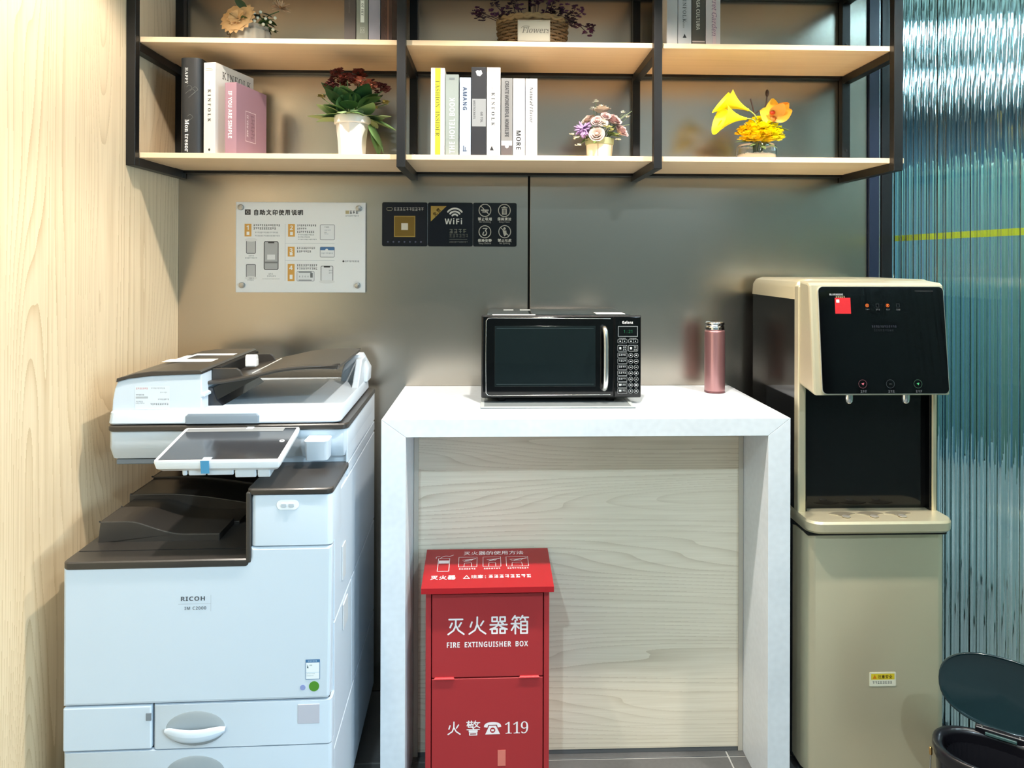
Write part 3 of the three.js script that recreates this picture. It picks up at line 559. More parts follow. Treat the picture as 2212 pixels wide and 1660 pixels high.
plaque(-0.2095, -0.0675, 'dark wifi plaque with a gold corner, middle one of three', (g, w, h) => {
  g.fillStyle = '#12141d'; g.fillRect(0, 0, w, h);
  g.fillStyle = gold; g.beginPath(); g.moveTo(25, 35); g.lineTo(262, 35); g.lineTo(25, 268); g.closePath(); g.fill();
  g.save(); g.translate(48, 160); g.rotate(-Math.PI / 4); han(g, '免费', 0, -8, 66, 8, '#4a3a12', 1.15); g.restore();
  g.strokeStyle = '#d9d8d2'; g.lineWidth = 26; g.lineCap = 'round'; for (const r of [48, 92, 136]) { g.beginPath(); g.arc(388, 206, r, -Math.PI * 0.78, -Math.PI * 0.22); g.stroke(); }
  g.fillStyle = '#d9d8d2'; g.font = 'bold 118px sans-serif'; spaced(g, 'WiFi', 236, 306, 8);
  g.strokeStyle = '#6a6c62'; for (let k = 0; k < 4; k++) ticks(g, 310 + k * 68, 378, 60, 64, '#6d6f63', k + 2);
  ticks(g, 306, 376 + 78, 280, 50, '#55574e', 3); g.fillStyle = '#62645c'; g.fillRect(306, 528, 270, 10); ticks(g, 306, 560, 275, 22, '#7b7d74', 9);
});
plaque(-0.0665, 0.072, 'dark plaque with four round rule symbols, rightmost of three', (g, w, h) => {
  g.fillStyle = '#14151b'; g.fillRect(0, 0, w, h);
  const spot = [[165, 95], [468, 95], [165, 418], [474, 415]], names = ['禁止吸烟', '保持清洁', '保持安静', '禁止吐痰'];
  const english = ['No Smoking', 'Keep Clean', 'Keep Silence', 'No Spitting'];
  spot.forEach(([x, y], i) => {
    g.strokeStyle = ash; g.fillStyle = ash; g.lineWidth = 13; g.beginPath(); g.arc(x, y, 92, 0, 7); g.stroke();
    if (i === 0) { g.fillRect(x - 62, y - 12, 120, 20); g.fillRect(x - 40, y + 18, 86, 14); }
    if (i === 1) { g.fillRect(x - 46, y - 48, 92, 16); g.fillRect(x - 18, y - 60, 36, 12); g.fillRect(x - 38, y - 26, 76, 88); g.fillStyle = '#14151b'; for (const d of [-20, 0, 20]) g.fillRect(x + d - 4, y - 14, 8, 64); }
    if (i === 2) { g.lineWidth = 16; g.beginPath(); g.moveTo(x - 34, y - 50); g.lineTo(x + 30, y - 50); g.lineTo(x + 8, y - 16); g.quadraticCurveTo(x + 40, y + 10, x + 16, y + 46); g.quadraticCurveTo(x - 20, y + 66, x - 32, y + 36); g.lineTo(x - 14, y - 2); g.stroke(); }
    if (i === 3) { g.beginPath(); g.arc(x - 4, y - 46, 20, 0, 7); g.fill(); g.beginPath(); g.moveTo(x - 34, y - 20); g.lineTo(x + 26, y - 16); g.lineTo(x + 30, y + 44); g.lineTo(x - 6, y + 72); g.lineTo(x - 22, y + 30); g.closePath(); g.fill(); }
    if (i === 0 || i === 3) { g.lineWidth = 12; g.beginPath(); g.moveTo(x - 64, y - 64); g.lineTo(x + 64, y + 64); g.stroke(); }
    han(g, names[i], x - 108, y + 106, 50, 7, '#cfcdc4', 1.1);
    g.fillStyle = '#bdbbb2'; g.font = '34px sans-serif'; g.textAlign = 'center'; g.fillText(english[i], x, y + 186); g.textAlign = 'left';
  });
});

// ====================== WATER DISPENSER ======================
{
  const t = thing('water_dispenser', 'tall champagne gold water dispenser with a black glass front and two taps', 'water dispenser', [1.0, 0, 0.25]);
  const at = (g) => g.translate(-1.0, 0, -0.25);
  const champ = new THREE.MeshPhysicalMaterial({ color: '#dfd3b2', metalness: 0.55, roughness: 0.32, clearcoat: 0.3, clearcoatRoughness: 0.2 });
  const edge = std('#d8d3c4', 0.3, { metalness: 0.7 });
  const gloss = M.gloss;
  const x0 = 0.815, x1 = 1.195;
  // black body with glossy sides
  part('side_panel', at(bx(x0 + 0.001, x1 - 0.001, 0.02, 1.285, 0.05, 0.378, 0.003)), new THREE.MeshPhysicalMaterial({ color: '#0b0a0a', roughness: 0.08 }), t, 'glossy black sides');
  // champagne top that wraps down the sides at the back
  part('top_cover', at(loft([[1.262, x0 - 0.002, x1 + 0.002, 0.045, 0.385, 0.012], [1.295, x0 - 0.002, x1 + 0.002, 0.045, 0.39, 0.02], [1.309, x0 + 0.004, x1 - 0.004, 0.052, 0.39, 0.022], [1.316, x0 + 0.018, x1 - 0.018, 0.066, 0.39, 0.024]])), champ, t);
  // front frame: two columns
  part('front_column', at(bx(x0, x0 + 0.022, 0.69, 1.30, 0.374, 0.404, 0.005, 3)), champ, t);
  part('front_column', at(bx(x1 - 0.014, x1, 0.69, 1.30, 0.374, 0.404, 0.005, 3)), champ, t);
  // upper housing: a hood whose front leans out towards the bottom
  const hood = [[0.40, 1.313], [0.452, 1.309], [0.462, 1.302], [0.492, 1.022], [0.40, 1.036]];
  const hg = ext(hood.map(([z, y]) => [z, y]), 0, 0.356, 0.006); hg.rotateY(-Math.PI / 2); hg.translate(1.1745, 0, 0);
  const hd = part('hood', at(hg), champ, t);
  // glass face following that lean
  const lean = Math.atan2(0.03, 0.28), gm = (geo, x, y, off) => { const s = (1.302 - y) / 0.28; geo.rotateX(-lean); geo.translate(x - 1.0, y, 0.462 + 0.03 * s + off - 0.25); return geo; };
  const face = (a, b, c, d, r, th) => ext(rrShape(a, b, c, d, r), 0, th, 0.0006);
  const cyF = 1.162, hF = 0.278;
  part('hood_trim', gm(face(-0.1665, -hF / 2, 0.1665, hF / 2, 0.014, 0.004), 1.005, cyF, 0.0), edge, t, 'pale metal rim of the glass face');
  const glassFace = part('glass_face', gm(face(-0.1645, -hF / 2 + 0.002, 0.1645, hF / 2 - 0.002, 0.012, 0.0055), 1.005, cyF, 0.0), gloss, t);
  const dp = (name, w, h, tex, x, y, clear) => part(name, gm(new THREE.PlaneGeometry(w, h), x, y, 0.0062), decalMat(tex, 0.25, clear), glassFace);
  dp('face_print', 0.05, 0.014, canvasTexture(256, 72, (g, w, h) => { g.clearRect(0, 0, w, h); g.fillStyle = '#b9b9bb'; g.font = 'bold 34px sans-serif'; g.fillText('BLUEHASHI', 4, 32); ticks(g, 90, 42, 110, 26, '#b7ad86', 2); }), 0.892, 1.276, true);
  dp('face_print', 0.05, 0.006, canvasTexture(256, 32, (g, w, h) => { g.clearRect(0, 0, w, h); ticks(g, 4, 8, 240, 15, '#55565a', 6); }), 1.118, 1.288, true);
  for (const [k, x] of [[0, 0.966], [1, 0.993], [2, 1.02], [3, 1.047]]) dp('status_light', 0.02, 0.024, canvasTexture(96, 116, (g, w, h) => {
    g.clearRect(0, 0, w, h); const c = k % 2 ? '#26282b' : '#d2581c';
    g.strokeStyle = c; g.lineWidth = 7; if (k % 2) g.strokeRect(30, 20, 36, 40); else { g.beginPath(); g.arc(48, 40, 18, 0, 7); g.stroke(); g.fillStyle = '#ff9a4a'; g.fillRect(42, 30, 10, 20); }
    ticks(g, 26, 82, 50, 18, '#5e5f63', k + 1);
  }), x, 1.247, true);
  dp('face_print', 0.075, 0.03, canvasTexture(320, 128, (g, w, h) => { g.clearRect(0, 0, w, h); ticks(g, 20, 44, 280, 24, '#34343f', 3); ticks(g, 40, 84, 220, 26, '#1c1c22', 5); }), 1.008, 1.195, true);
  for (const [k, x] of [[0, 0.944], [1, 1.016], [2, 1.088]]) dp('touch_key', 0.03, 0.04, canvasTexture(120, 160, (g, w, h) => {
    g.clearRect(0, 0, w, h); g.strokeStyle = ['#55333a', '#303236', '#2f4437'][k]; g.lineWidth = 6; g.beginPath(); g.arc(60, 56, 42, 0, 7); g.stroke();
    g.fillStyle = ['#d06a78', '#4a4c50', '#4fae74'][k]; if (k === 1) g.fillRect(46, 53, 28, 6); else { g.beginPath(); g.moveTo(46, 50); g.lineTo(76, 44); g.lineTo(66, 70); g.closePath(); g.fill(); }
    ticks(g, 34, 120, 60, 24, '#5b5d62', 7 + k);
  }), x, 1.045, true);
  part('red_sticker', gm(bx(-0.0205, 0.0205, -0.0205, 0.0205, 0, 0.0005, 0.0001, 1), 0.902, 1.25, 0.0062), std('#c21a22', 0.5), t, 'red square sticker');
  part('sticker_dot', gm(bx(-0.004, 0.004, -0.004, 0.004, 0, 0.0004, 0.0001, 1), 0.889, 1.262, 0.0068), std('#eceff0', 0.5), t);
  // alcove: black glossy lining between the columns
  part('alcove_back', at(bx(x0 + 0.02, x1 - 0.013, 0.69, 1.03, 0.30, 0.33, 0.004)), gloss, t);
  part('alcove_wall', at(bx(x0 + 0.02, x0 + 0.026, 0.69, 1.03, 0.33, 0.40, 0.002)), gloss, t);
  part('alcove_wall', at(bx(x1 - 0.019, x1 - 0.013, 0.69, 1.03, 0.33, 0.40, 0.002)), gloss, t);
  part('alcove_ceiling', at(bx(x0 + 0.02, x1 - 0.013, 1.022, 1.036, 0.33, 0.47, 0.003)), gloss, t);
  print('sensor_print', 0.04, 0.032, canvasTexture(200, 160, (g, w, h) => { g.clearRect(0, 0, w, h); g.strokeStyle = '#5c5e60'; g.lineWidth = 6; g.strokeRect(12, 88, 56, 48); g.beginPath(); g.moveTo(68, 96); g.lineTo(150, 110); g.lineTo(188, 104); g.moveTo(68, 134); g.lineTo(130, 132); g.lineTo(180, 112); g.stroke(); for (let k = 0; k < 8; k++) { const a = k * Math.PI / 4; g.beginPath(); g.moveTo(110 + 10 * Math.cos(a), 44 + 10 * Math.sin(a)); g.lineTo(110 + 28 * Math.cos(a), 44 + 28 * Math.sin(a)); g.stroke(); } }), 0.937 - 1.0, 0.936, 0.0812, t, { clear: true });
  for (const x of [0.935, 1.087]) part('tap', turned([[0, 0], [0.006, 0], [0.0075, 0.003], [0.0095, 0.006], [0.0105, 0.012], [0.0105, 0.04], [0, 0.04]], 22).translate(x - 1.0, 0.99, 0.44 - 0.25), M.chrome, t);
  // drip tray shelf
  part('drip_tray', at(loft([[0.662, x0, x1, 0.30, 0.478, 0.035], [0.668, x0 - 0.003, x1 + 0.003, 0.30, 0.484, 0.037], [0.688, x0 - 0.003, x1 + 0.003, 0.30, 0.486, 0.037], [0.694, x0, x1, 0.30, 0.482, 0.035]])), champ, t);
  part('tray_rim', at(bx(x0 + 0.022, x1 - 0.016, 0.693, 0.735, 0.33, 0.366, 0.008, 3)), new THREE.MeshPhysicalMaterial({ color: '#101011', roughness: 0.22, clearcoat: 0.4 }), t);
  const petal = (x) => { const s = new THREE.Shape(); s.moveTo(-0.036, 0.002); s.quadraticCurveTo(0, 0.03, 0.036, 0.002); s.quadraticCurveTo(0.014, -0.004, 0.012, -0.014); s.quadraticCurveTo(0, -0.02, -0.012, -0.014); s.quadraticCurveTo(-0.014, -0.004, -0.036, 0.002); const g = ext(s, 0, 0.0016, 0.0004); g.rotateX(-Math.PI / 2); g.translate(x - 1.0, 0.694, 0.425 - 0.25); return g; };
  for (const x of [0.925, 1.0, 1.075]) { const p = part('grille_leaf', petal(x), std('#9a917c', 0.35, { metalness: 0.5 }), t); part('grille_knob', turned([[0, 0.0016], [0.011, 0.0016], [0.010, 0.0032], [0, 0.0036]], 18).translate(x - 1.0, 0.694, 0.447 - 0.25), edge, p); }
  // lower body
  part('plinth_gap', at(bx(x0 + 0.004, x1 - 0.004, 0.648, 0.664, 0.30, 0.455, 0.004)), std('#141310', 0.6), t);
  part('lower_door', at(loft([[0.03, x0, x1, 0.34, 0.452, 0.034], [0.648, x0, x1, 0.34, 0.452, 0.034], [0.651, x0 + 0.002, x1 - 0.002, 0.34, 0.45, 0.033]], 8)), champ, t);
  part('base', at(bx(x0 + 0.01, x1 - 0.01, 0, 0.03, 0.06, 0.44, 0.004)), M.dark, t);
  part('warning_label', at(ext(rrShape(0.985, 0.252, 1.056, 0.289, 0.003), 0.4522, 0.4527, 0.0001)), std('#d9d6bd', 0.5), t, 'yellow and white warning label');
  print('label_print', 0.068, 0.034, canvasTexture(340, 170, (g, w, h) => { g.fillStyle = '#d9d7c2'; g.fillRect(0, 0, w, h); g.fillStyle = '#d3bd2c'; g.fillRect(14, 10, 312, 78); g.fillStyle = '#c77a10'; g.beginPath(); g.moveTo(62, 22); g.lineTo(34, 76); g.lineTo(90, 76); g.closePath(); g.fill(); han(g, '注意安全', 104, 28, 46, 6, '#4a3a08', 1.06); ticks(g, 34, 108, 260, 34, '#5c625c', 5); }), 1.0205 - 1.0, 0.2705, 0.4531 - 0.25, t);
}

// ====================== PEDAL BIN ======================
{
  const A = 0.125, B = 0.08, t = thing('waste_bin', 'black oval waste bin with its lid standing open beside the ribbed glass', 'bin', [1.098, 0, 0.79], -Math.atan2(0.6, 0.8));
  const oval = (k, y, dz = 0, n = 44) => Array.from({ length: n }, (_, i) => { const a = i / n * 2 * Math.PI, c = Math.cos(a), s = Math.sin(a); return [A * k * Math.sign(c) * Math.abs(c) ** 0.85, y, B * k * Math.sign(s) * Math.abs(s) ** 0.85 + dz]; });
  const skin = (rings) => { const n = rings[0].length, pos = rings.flat(2), idx = []; for (let i = 0; i < rings.length - 1; i++) for (let k = 0; k < n; k++) { const a = i * n + k, b = i * n + (k + 1) % n; idx.push(a, a + n, b, b, a + n, b + n); } const g = new THREE.BufferGeometry(); g.setAttribute('position', new THREE.Float32BufferAttribute(pos, 3)); g.setIndex(idx); g.computeVertexNormals(); return g; };
  const plastic = new THREE.MeshPhysicalMaterial({ color: '#131217', roughness: 0.28, clearcoat: 0.3 });
  part('bin_body', skin([oval(0.01, 0.002), oval(0.86, 0), oval(0.88, 0.006), oval(0.97, 0.26), oval(1.0, 0.268), oval(1.03, 0.284), oval(1.03, 0.292), oval(1.0, 0.296), oval(0.9, 0.294), oval(0.84, 0.286), oval(0.82, 0.2), oval(0.76, 0.012), oval(0.01, 0.012)]), plastic, t);
  const pleat = (k, y) => oval(k, y, 0, 88).map(([x, yy, z], i) => { const f = 1 + (i % 2 ? 0.022 : -0.02); return [x * f, yy, z * f]; });
  part('bin_liner', skin([pleat(0.8, 0.27), pleat(0.76, 0.22), pleat(0.72, 0.1), pleat(0.6, 0.03), pleat(0.02, 0.025)]), std('#1b1a1f', 0.35), t, 'dark plastic bag with vertical pleats');
  part('lid', lidUp(), new THREE.MeshPhysicalMaterial({ color: '#12282d', roughness: 0.18, clearcoat: 0.4 }), t);
  function lidUp() { const g = skin([oval(0.0004, 0.014), oval(0.6, 0.013), oval(0.93, 0.009), oval(1.0, 0.002), oval(1.0, -0.003), oval(0.97, -0.004), oval(0.9, 0.001), oval(0.0004, 0.004)]); g.translate(0, 0, B); g.rotateX(-Math.PI / 2 + 0.16 - 0.3); g.translate(0, 0.302, -B - 0.006); return g; }
  part('hinge_block', bx(-0.05, 0.05, 0.288, 0.306, -B * 1.06, -B * 0.86, 0.003), plastic, t);
  part('hinge_plate', bx(-0.03, 0.03, 0.294, 0.300, -B * 0.86, -B * 0.80, 0.001), std('#3f5a58', 0.3), t);
  for (const x of [-0.036, 0.036]) part('screw', moved(cyl(0.0025, 0.002, 0.002, 0, 0, 0, 10), x, 0.306, -B * 0.95), M.chrome, t);
  part('handle_pin', moved(new THREE.CapsuleGeometry(0.0035, 0.012, 4, 10), -A * 1.04, 0.262, 0.012), std('#e2b978', 0.25, { metalness: 1 }), t, 'brass-coloured handle pin');
  part('bail_wire', tube([[-A * 1.04, 0.255, 0.012], [-A * 1.035, 0.2, 0.03], [-A * 0.98, 0.13, 0.06]], 0.0015, 16, 6), M.steel, t);
}

// ====================== PRINTER ======================
{
  const t = thing('office_printer', 'large white and black multifunction office printer with a tilted touch screen', 'printer', [-0.907, 0, 0.764], 0.0274);
  const white = new THREE.MeshPhysicalMaterial({ color: '#ccd8e3', roughness: 0.36 }), blk = M.trayBlack, seam = std('#3a3f44', 0.8);
  const W = 0.56, D = 0.69;
  part('main_body', [bx(0.004, W - 0.004, 0.05, 0.716, -D, -0.028, 0.004), bx(0.396, W - 0.004, 0.70, 0.926, -D, -0.21, 0.004), bx(0.392, W - 0.004, 0.70, 0.862, -0.22, -0.028, 0.004), bx(0.004, 0.40, 0.70, 0.926, -D, -0.60, 0.004)], white, t);
  // side skin in panels with grooves between
  for (const [a, b, z0, z1] of [[0.06, 0.285, -D, -0.035], [0.29, 0.565, -D, -0.27], [0.29, 0.565, -0.266, -0.035], [0.57, 0.836, -D, -0.035], [0.841, 0.868, -D, -0.2], [0.872, 0.955, -D, -0.2]]) part('side_panel', bx(W - 0.006, W - 0.0005, a, b, z0 + 0.002, z1 - 0.002, 0.002, 1), white, t);
  for (const g of [bx(W - 0.0005, W + 0.003, 0.62, 0.70, -0.16, -0.12, 0.0015, 1), bx(W - 0.0005, W + 0.0035, 0.50, 0.56, -0.19, -0.13, 0.0015, 1)]) part('side_grip', g, std('#cfd3d6', 0.4), t);
  part('gap_liner', bx(0.006, W - 0.006, 0.2, 0.705, -0.03, -0.012, 0), seam, t);
  part('gap_liner', bx(0.392, W - 0.006, 0.70, 0.858, -0.03, -0.012, 0), seam, t);
  // front door: the L-shaped cover
  const L = new THREE.Shape(); L.moveTo(0, 0.4185); L.lineTo(W - 0.012, 0.4185); L.absarc(W - 0.012, 0.4265, 0.008, -Math.PI / 2, 0); L.lineTo(W, 0.7475); L.lineTo(0.3875, 0.7475); L.lineTo(0.3875, 0.727); L.absarc(0.3755, 0.727, 0.012, 0, -Math.PI / 2, true); L.lineTo(0, 0.713); L.closePath();
  const door = part('front_door', ext(L, -0.03, 0, 0.006), white, t);
  part('corner_panel', loft([[0.7505, 0.388, W, -0.12, 0, 0.012], [0.85, 0.388, W, -0.12, 0, 0.012], [0.8585, 0.389, W - 0.001, -0.12, -0.001, 0.012]]), white, t, 'upper right cover panel');
  // drawers
  const handle = (parent, cy) => {
    const bowl = new THREE.SphereGeometry(1, 32, 14, 0, Math.PI * 2, 0, Math.PI / 2); bowl.rotateX(Math.PI / 2); bowl.scale(0.064, 0.038, 0.004); bowl.translate(0.274, cy + 0.001, -0.001);
    part('handle_recess', bowl, std('#9aa3a8', 0.5), parent);
    const bar = sheet((u, v) => { const a = (u - 0.5) * 2, x = 0.274 + a * 0.063, lift = 0.016 * (1 - a * a), ang = v * Math.PI * 2; const hh = 0.0135 * Math.sqrt(Math.max(0.12, 1 - a ** 4)); return [x, cy - 0.006 + hh * Math.sin(ang) + (a * a) * 0.004, 0.001 + lift + 0.005 * Math.cos(ang)]; }, 30, 14);
    part('handle', bar, white, parent);
  };
  [[0.3225, 0.4155], [0.2265, 0.3195]].forEach(([a, b], i) => {
    const d = part('paper_drawer', i ? loft([[a, 0, W, -0.04, 0, 0.01], [b, 0, W, -0.04, 0, 0.01]]) : loft([[a, 0.1855, W, -0.04, 0, 0.01], [b, 0.1855, W, -0.04, 0, 0.01]]), white, t);
    handle(d, i ? 0.268 : 0.363);
    if (!i) { part('drawer_side', bx(0, 0.1825, a, b, -0.04, 0, 0.004), white, d); part('paper_gauge', bx(0.1715, 0.1825, 0.384, 0.400, -0.001, 0.0012, 0.0005, 1), M.gray, d); part('gray_label', bx(0.489, 0.535, 0.367, 0.408, 0, 0.0016, 0.0006, 1), std('#bfc0cc', 0.4), d, 'pale grey square label'); }
  });
  part('lower_cover', bx(0.002, W - 0.002, 0.055, 0.2225, -0.04, -0.001, 0.006), white, t);
  for (const [x, z] of [[0.07, -0.08], [0.49, -0.08], [0.07, -0.6], [0.49, -0.6]]) part('caster', [moved(cyl(0.026, 0.026, 0.022, 0, -0.011, 0, 20), x, 0.026, z, 0, 0, Math.PI / 2), bx(x - 0.018, x + 0.018, 0.036, 0.054, z - 0.02, z + 0.02, 0.003)], M.rubber, t);
  // black output tray and its lip
  part('output_tray', loft([[0.708, 0.0, 0.386, -0.61, 0.001, 0.012], [0.711, -0.001, 0.387, -0.61, 0.003, 0.013], [0.722, -0.001, 0.387, -0.61, 0.003, 0.013], [0.7245, 0.001, 0.385, -0.61, 0.0, 0.012]]), blk, t);
  part('tray_groove', bx(0.004, 0.376, 0.7242, 0.7252, -0.058, -0.0555, 0), std('#070707', 0.8), t);
  const ramp = (z0, z1, base, pts, name = 'paper_ramp') => { const s = new THREE.Shape(); s.moveTo(pts[0][0], base); s.splineThru(pts.slice(0, 1).map((p) => new THREE.Vector2(...p)).concat(pts.slice(1).map((p) => new THREE.Vector2(...p)))); s.lineTo(pts[pts.length - 1][0], base); s.closePath(); return part(name, ext(s, z0, z1, 0.002), blk, t); };
  ramp(-0.212, -0.108, 0.722, [[0.018, 0.724], [0.0225, 0.7665], [0.026, 0.7705], [0.06, 0.771], [0.088, 0.7705], [0.11, 0.766], [0.15, 0.752], [0.185, 0.743], [0.215, 0.7405], [0.287, 0.740]]);
  ramp(-0.30, -0.210, 0.722, [[0.010, 0.724], [0.0135, 0.758], [0.017, 0.7615], [0.06, 0.762], [0.088, 0.7615], [0.12, 0.755], [0.16, 0.742], [0.20, 0.735], [0.26, 0.733], [0.30, 0.7325]]);
  ramp(-0.435, -0.298, 0.722, [[0.004, 0.724], [0.008, 0.7695], [0.012, 0.773], [0.09, 0.774], [0.13, 0.772], [0.2, 0.764], [0.28, 0.751], [0.36, 0.736], [0.375, 0.735]]);
  ramp(-0.60, -0.433, 0.722, [[0.0, 0.724], [0.004, 0.774], [0.008, 0.778], [0.09, 0.779], [0.13, 0.777], [0.2, 0.769], [0.28, 0.756], [0.36, 0.741], [0.375, 0.74]]);
  part('cavity_back', bx(0.004, 0.396, 0.722, 0.90, -0.60, -0.585, 0.002), M.black, t);
  part('cavity_wall', bx(0.378, 0.3885, 0.715, 0.866, -0.6, 0.002, 0.003), blk, t);
  part('top_slab', loft([[0.861, 0.380, W + 0.001, -0.215, 0.002, 0.016], [0.8635, 0.379, W + 0.002, -0.215, 0.003, 0.017], [0.8705, 0.379, W + 0.002, -0.215, 0.003, 0.017], [0.873, 0.381, W, -0.215, 0.0, 0.016]]), blk, t);
  // scanner
  part('scanner_body', loft([[0.886, 0.004, W - 0.004, -0.685, -0.214, 0.018], [0.890, 0.002, W - 0.002, -0.687, -0.2, 0.018], [0.916, 0.0, W, -0.69, -0.188, 0.018], [0.955, 0.0, W, -0.69, -0.188, 0.018], [0.957, 0.001, W - 0.001, -0.689, -0.189, 0.018]], 7), white, t);
  part('scanner_underside', bx(0.012, 0.25, 0.874, 0.887, -0.50, -0.205, 0.003), M.gray, t);
  part('scanner_bezel', loft([[0.957, -0.001, W + 0.001, -0.692, -0.184, 0.022], [0.9595, -0.003, W + 0.003, -0.694, -0.182, 0.023], [0.968, -0.003, W + 0.003, -0.694, -0.182, 0.023], [0.971, -0.001, W + 0.001, -0.692, -0.185, 0.022]], 7), blk, t);
  // cover with the document feeder
  const cover = part('platen_cover', loft([[0.974, 0.001, 0.543, -0.675, -0.186, 0.016], [0.977, -0.0005, 0.545, -0.677, -0.184, 0.017], [1.001, 0.002, 0.543, -0.675, -0.187, 0.016], [1.006, 0.006, 0.539, -0.671, -0.191, 0.015]], 7), white, t);
  part('cover_handle', loft([[0.9745, 0.181, 0.353, -0.2, -0.181, 0.004], [0.992, 0.181, 0.353, -0.2, -0.1815, 0.004], [0.9975, 0.187, 0.347, -0.2, -0.1825, 0.004]]), std('#788693', 0.4), cover, 'grey lifting grip');
  const fh = [[0.006, 1.004], [0.0075, 1.03], [0.012, 1.055], [0.019, 1.0745], [0.045, 1.081], [0.1, 1.0875], [0.214, 1.091], [0.2145, 1.045], [0.221, 1.042], [0.221, 1.036], [0.2145, 1.033], [0.2145, 1.004]];
  const feeder = part('document_feeder', ext(fh, -0.62, -0.196, 0.003), white, t);
  part('feeder_lid', ext([[0.017, 1.0725], [0.045, 1.0805], [0.1, 1.087], [0.215, 1.0905], [0.218, 1.097], [0.212, 1.1005], [0.1, 1.0985], [0.06, 1.093], [0.018, 1.0815]], -0.63, -0.192, 0.002), blk, feeder, 'black curved top');
  print('service_label', 0.08, 0.056, canvasTexture(480, 336, (g, w, h) => { g.fillStyle = '#d3dde6'; g.fillRect(0, 0, w, h); ticks(g, 14, 24, 160, 24, '#c06a6a', 2); ticks(g, 220, 24, 200, 20, '#8b9096', 3); ticks(g, 10, 118, 120, 20, '#4e5358', 4); g.fillStyle = '#aab0b6'; g.fillRect(8, 150, 170, 30); ticks(g, 12, 214, 100, 20, '#6b7076', 6); ticks(g, 8, 240, 115, 18, '#8b9096', 7); ticks(g, 345, 86, 110, 18, '#9a9fa5', 8); ticks(g, 318, 184, 150, 20, '#555a60', 9); ticks(g, 212, 250, 255, 26, '#33373b', 10); }), 0.1, 1.035, -0.1955, feeder);
  part('guide_label', bx(0.06, 0.185, 1.0995, 1.1003, -0.40, -0.345, 0.0003, 1), std('#eef0ee', 0.5), feeder);
  part('guide_label', bx(0.09, 0.2, 1.1, 1.1008, -0.51, -0.475, 0.0003, 1), std('#eef0ee', 0.5), feeder);
  part('guide_label', bx(0.075, 0.1, 1.0995, 1.1004, -0.475, -0.40, 0.0003, 1), std('#e6e8e6', 0.5), feeder);
  // input tray: a bent black sheet rising to the right
  const curve = [[0.206, 1.058], [0.235, 1.0585], [0.265, 1.0625], [0.30, 1.069], [0.34, 1.0775], [0.38, 1.0865], [0.42, 1.092], [0.46, 1.0945], [0.50, 1.0945], [0.528, 1.0935]];
  const s = new THREE.Shape(); s.moveTo(...curve[0]); s.splineThru(curve.slice(1).map((p) => new THREE.Vector2(...p))); s.lineTo(0.5285, 1.1015); s.splineThru(curve.slice().reverse().map(([x, y]) => new THREE.Vector2(x, y + 0.0085))); s.closePath();
  part('input_tray', ext(s, -0.60, -0.262, 0.002), blk, t);
  part('tray_front_lip', ext(s, -0.264, -0.236, 0.003), blk, t);
  part('feed_slot', bx(0.213, 0.233, 1.066, 1.096, -0.60, -0.28, 0.002), std('#060606', 0.6), t);
  part('paper_guide', ext([[0.2155, 1.063], [0.295, 1.066], [0.283, 1.088], [0.275, 1.094], [0.2155, 1.094]], -0.272, -0.262, 0.0015), blk, t);
  part('paper_guide', ext([[0.2155, 1.063], [0.30, 1.066], [0.288, 1.088], [0.28, 1.094], [0.2155, 1.094]], -0.56, -0.55, 0.0015), blk, t);
  part('guide_rail', bx(0.31, 0.314, 1.0795, 1.0815, -0.55, -0.27, 0.0005, 1), std('#cfcfcb', 0.3), t);
  part('pickup_roller', [bx(0.255, 0.285, 1.078, 1.1, -0.42, -0.395, 0.004), moved(cyl(0.01, 0.01, 0.028, 0, -0.014, 0, 18), 0.27, 1.1, -0.407, 0, 0, Math.PI / 2)], M.white, t);
  part('exit_wedge', ext([[0.213, 1.005], [0.25, 1.0055], [0.236, 1.02], [0.226, 1.05], [0.213, 1.052]], -0.60, -0.24, 0.002), new THREE.MeshPhysicalMaterial({ color: '#15181f', roughness: 0.22, clearcoat: 0.4 }), t);
  const br = [[-0.668, 1.005], [-0.48, 1.005], [-0.50, 1.02], [-0.56, 1.076], [-0.62, 1.076], [-0.655, 1.05]];
  const bg = ext(br.map(([z, y]) => [z, y]), 0, 0.018, 0.003); bg.rotateY(-Math.PI / 2); bg.translate(0.5405, 0, 0);
  part('tray_support', bg, white, t);
  part('cover_hinge', loft([[1.004, 0.47, 0.55, -0.68, -0.6, 0.008], [1.04, 0.475, 0.552, -0.68, -0.6, 0.008], [1.082, 0.49, 0.53, -0.675, -0.605, 0.008]]), white, t);
  // control panel, tilted
  {
    const tilt = Math.atan2(0.03, 0.184), cp = new THREE.Group();
    const put = (g) => { g.rotateX(tilt); g.translate(0.3165, 0.9495, -0.092); return g; };
    const base = part('control_panel', put(loft([[-0.026, -0.122, 0.124, -0.082, 0.084, 0.006], [-0.018, -0.13, 0.13, -0.09, 0.092, 0.006], [-0.004, -0.1335, 0.1335, -0.0935, 0.0945, 0.008], [0, -0.1325, 0.1325, -0.0925, 0.0935, 0.008]])), M.white, t, 'tilted touch screen panel');
    part('touch_screen', put(bx(-0.125, 0.1265, -0.0005, 0.0011, -0.086, 0.087, 0.0005, 1)), new THREE.MeshPhysicalMaterial({ color: '#34363a', roughness: 0.16, clearcoat: 0.5, clearcoatRoughness: 0.12 }), base);
    part('protective_film', put(bx(-0.124, 0.1, 0.0013, 0.0018, -0.083, -0.064, 0.0002, 1)), std('#8c8f90', 0.2), base);
    part('home_button', put(new THREE.TorusGeometry(0.0045, 0.0014, 8, 24).rotateX(Math.PI / 2).translate(0.112, 0.0014, -0.006)), std('#dfe3e4', 0.4), base);
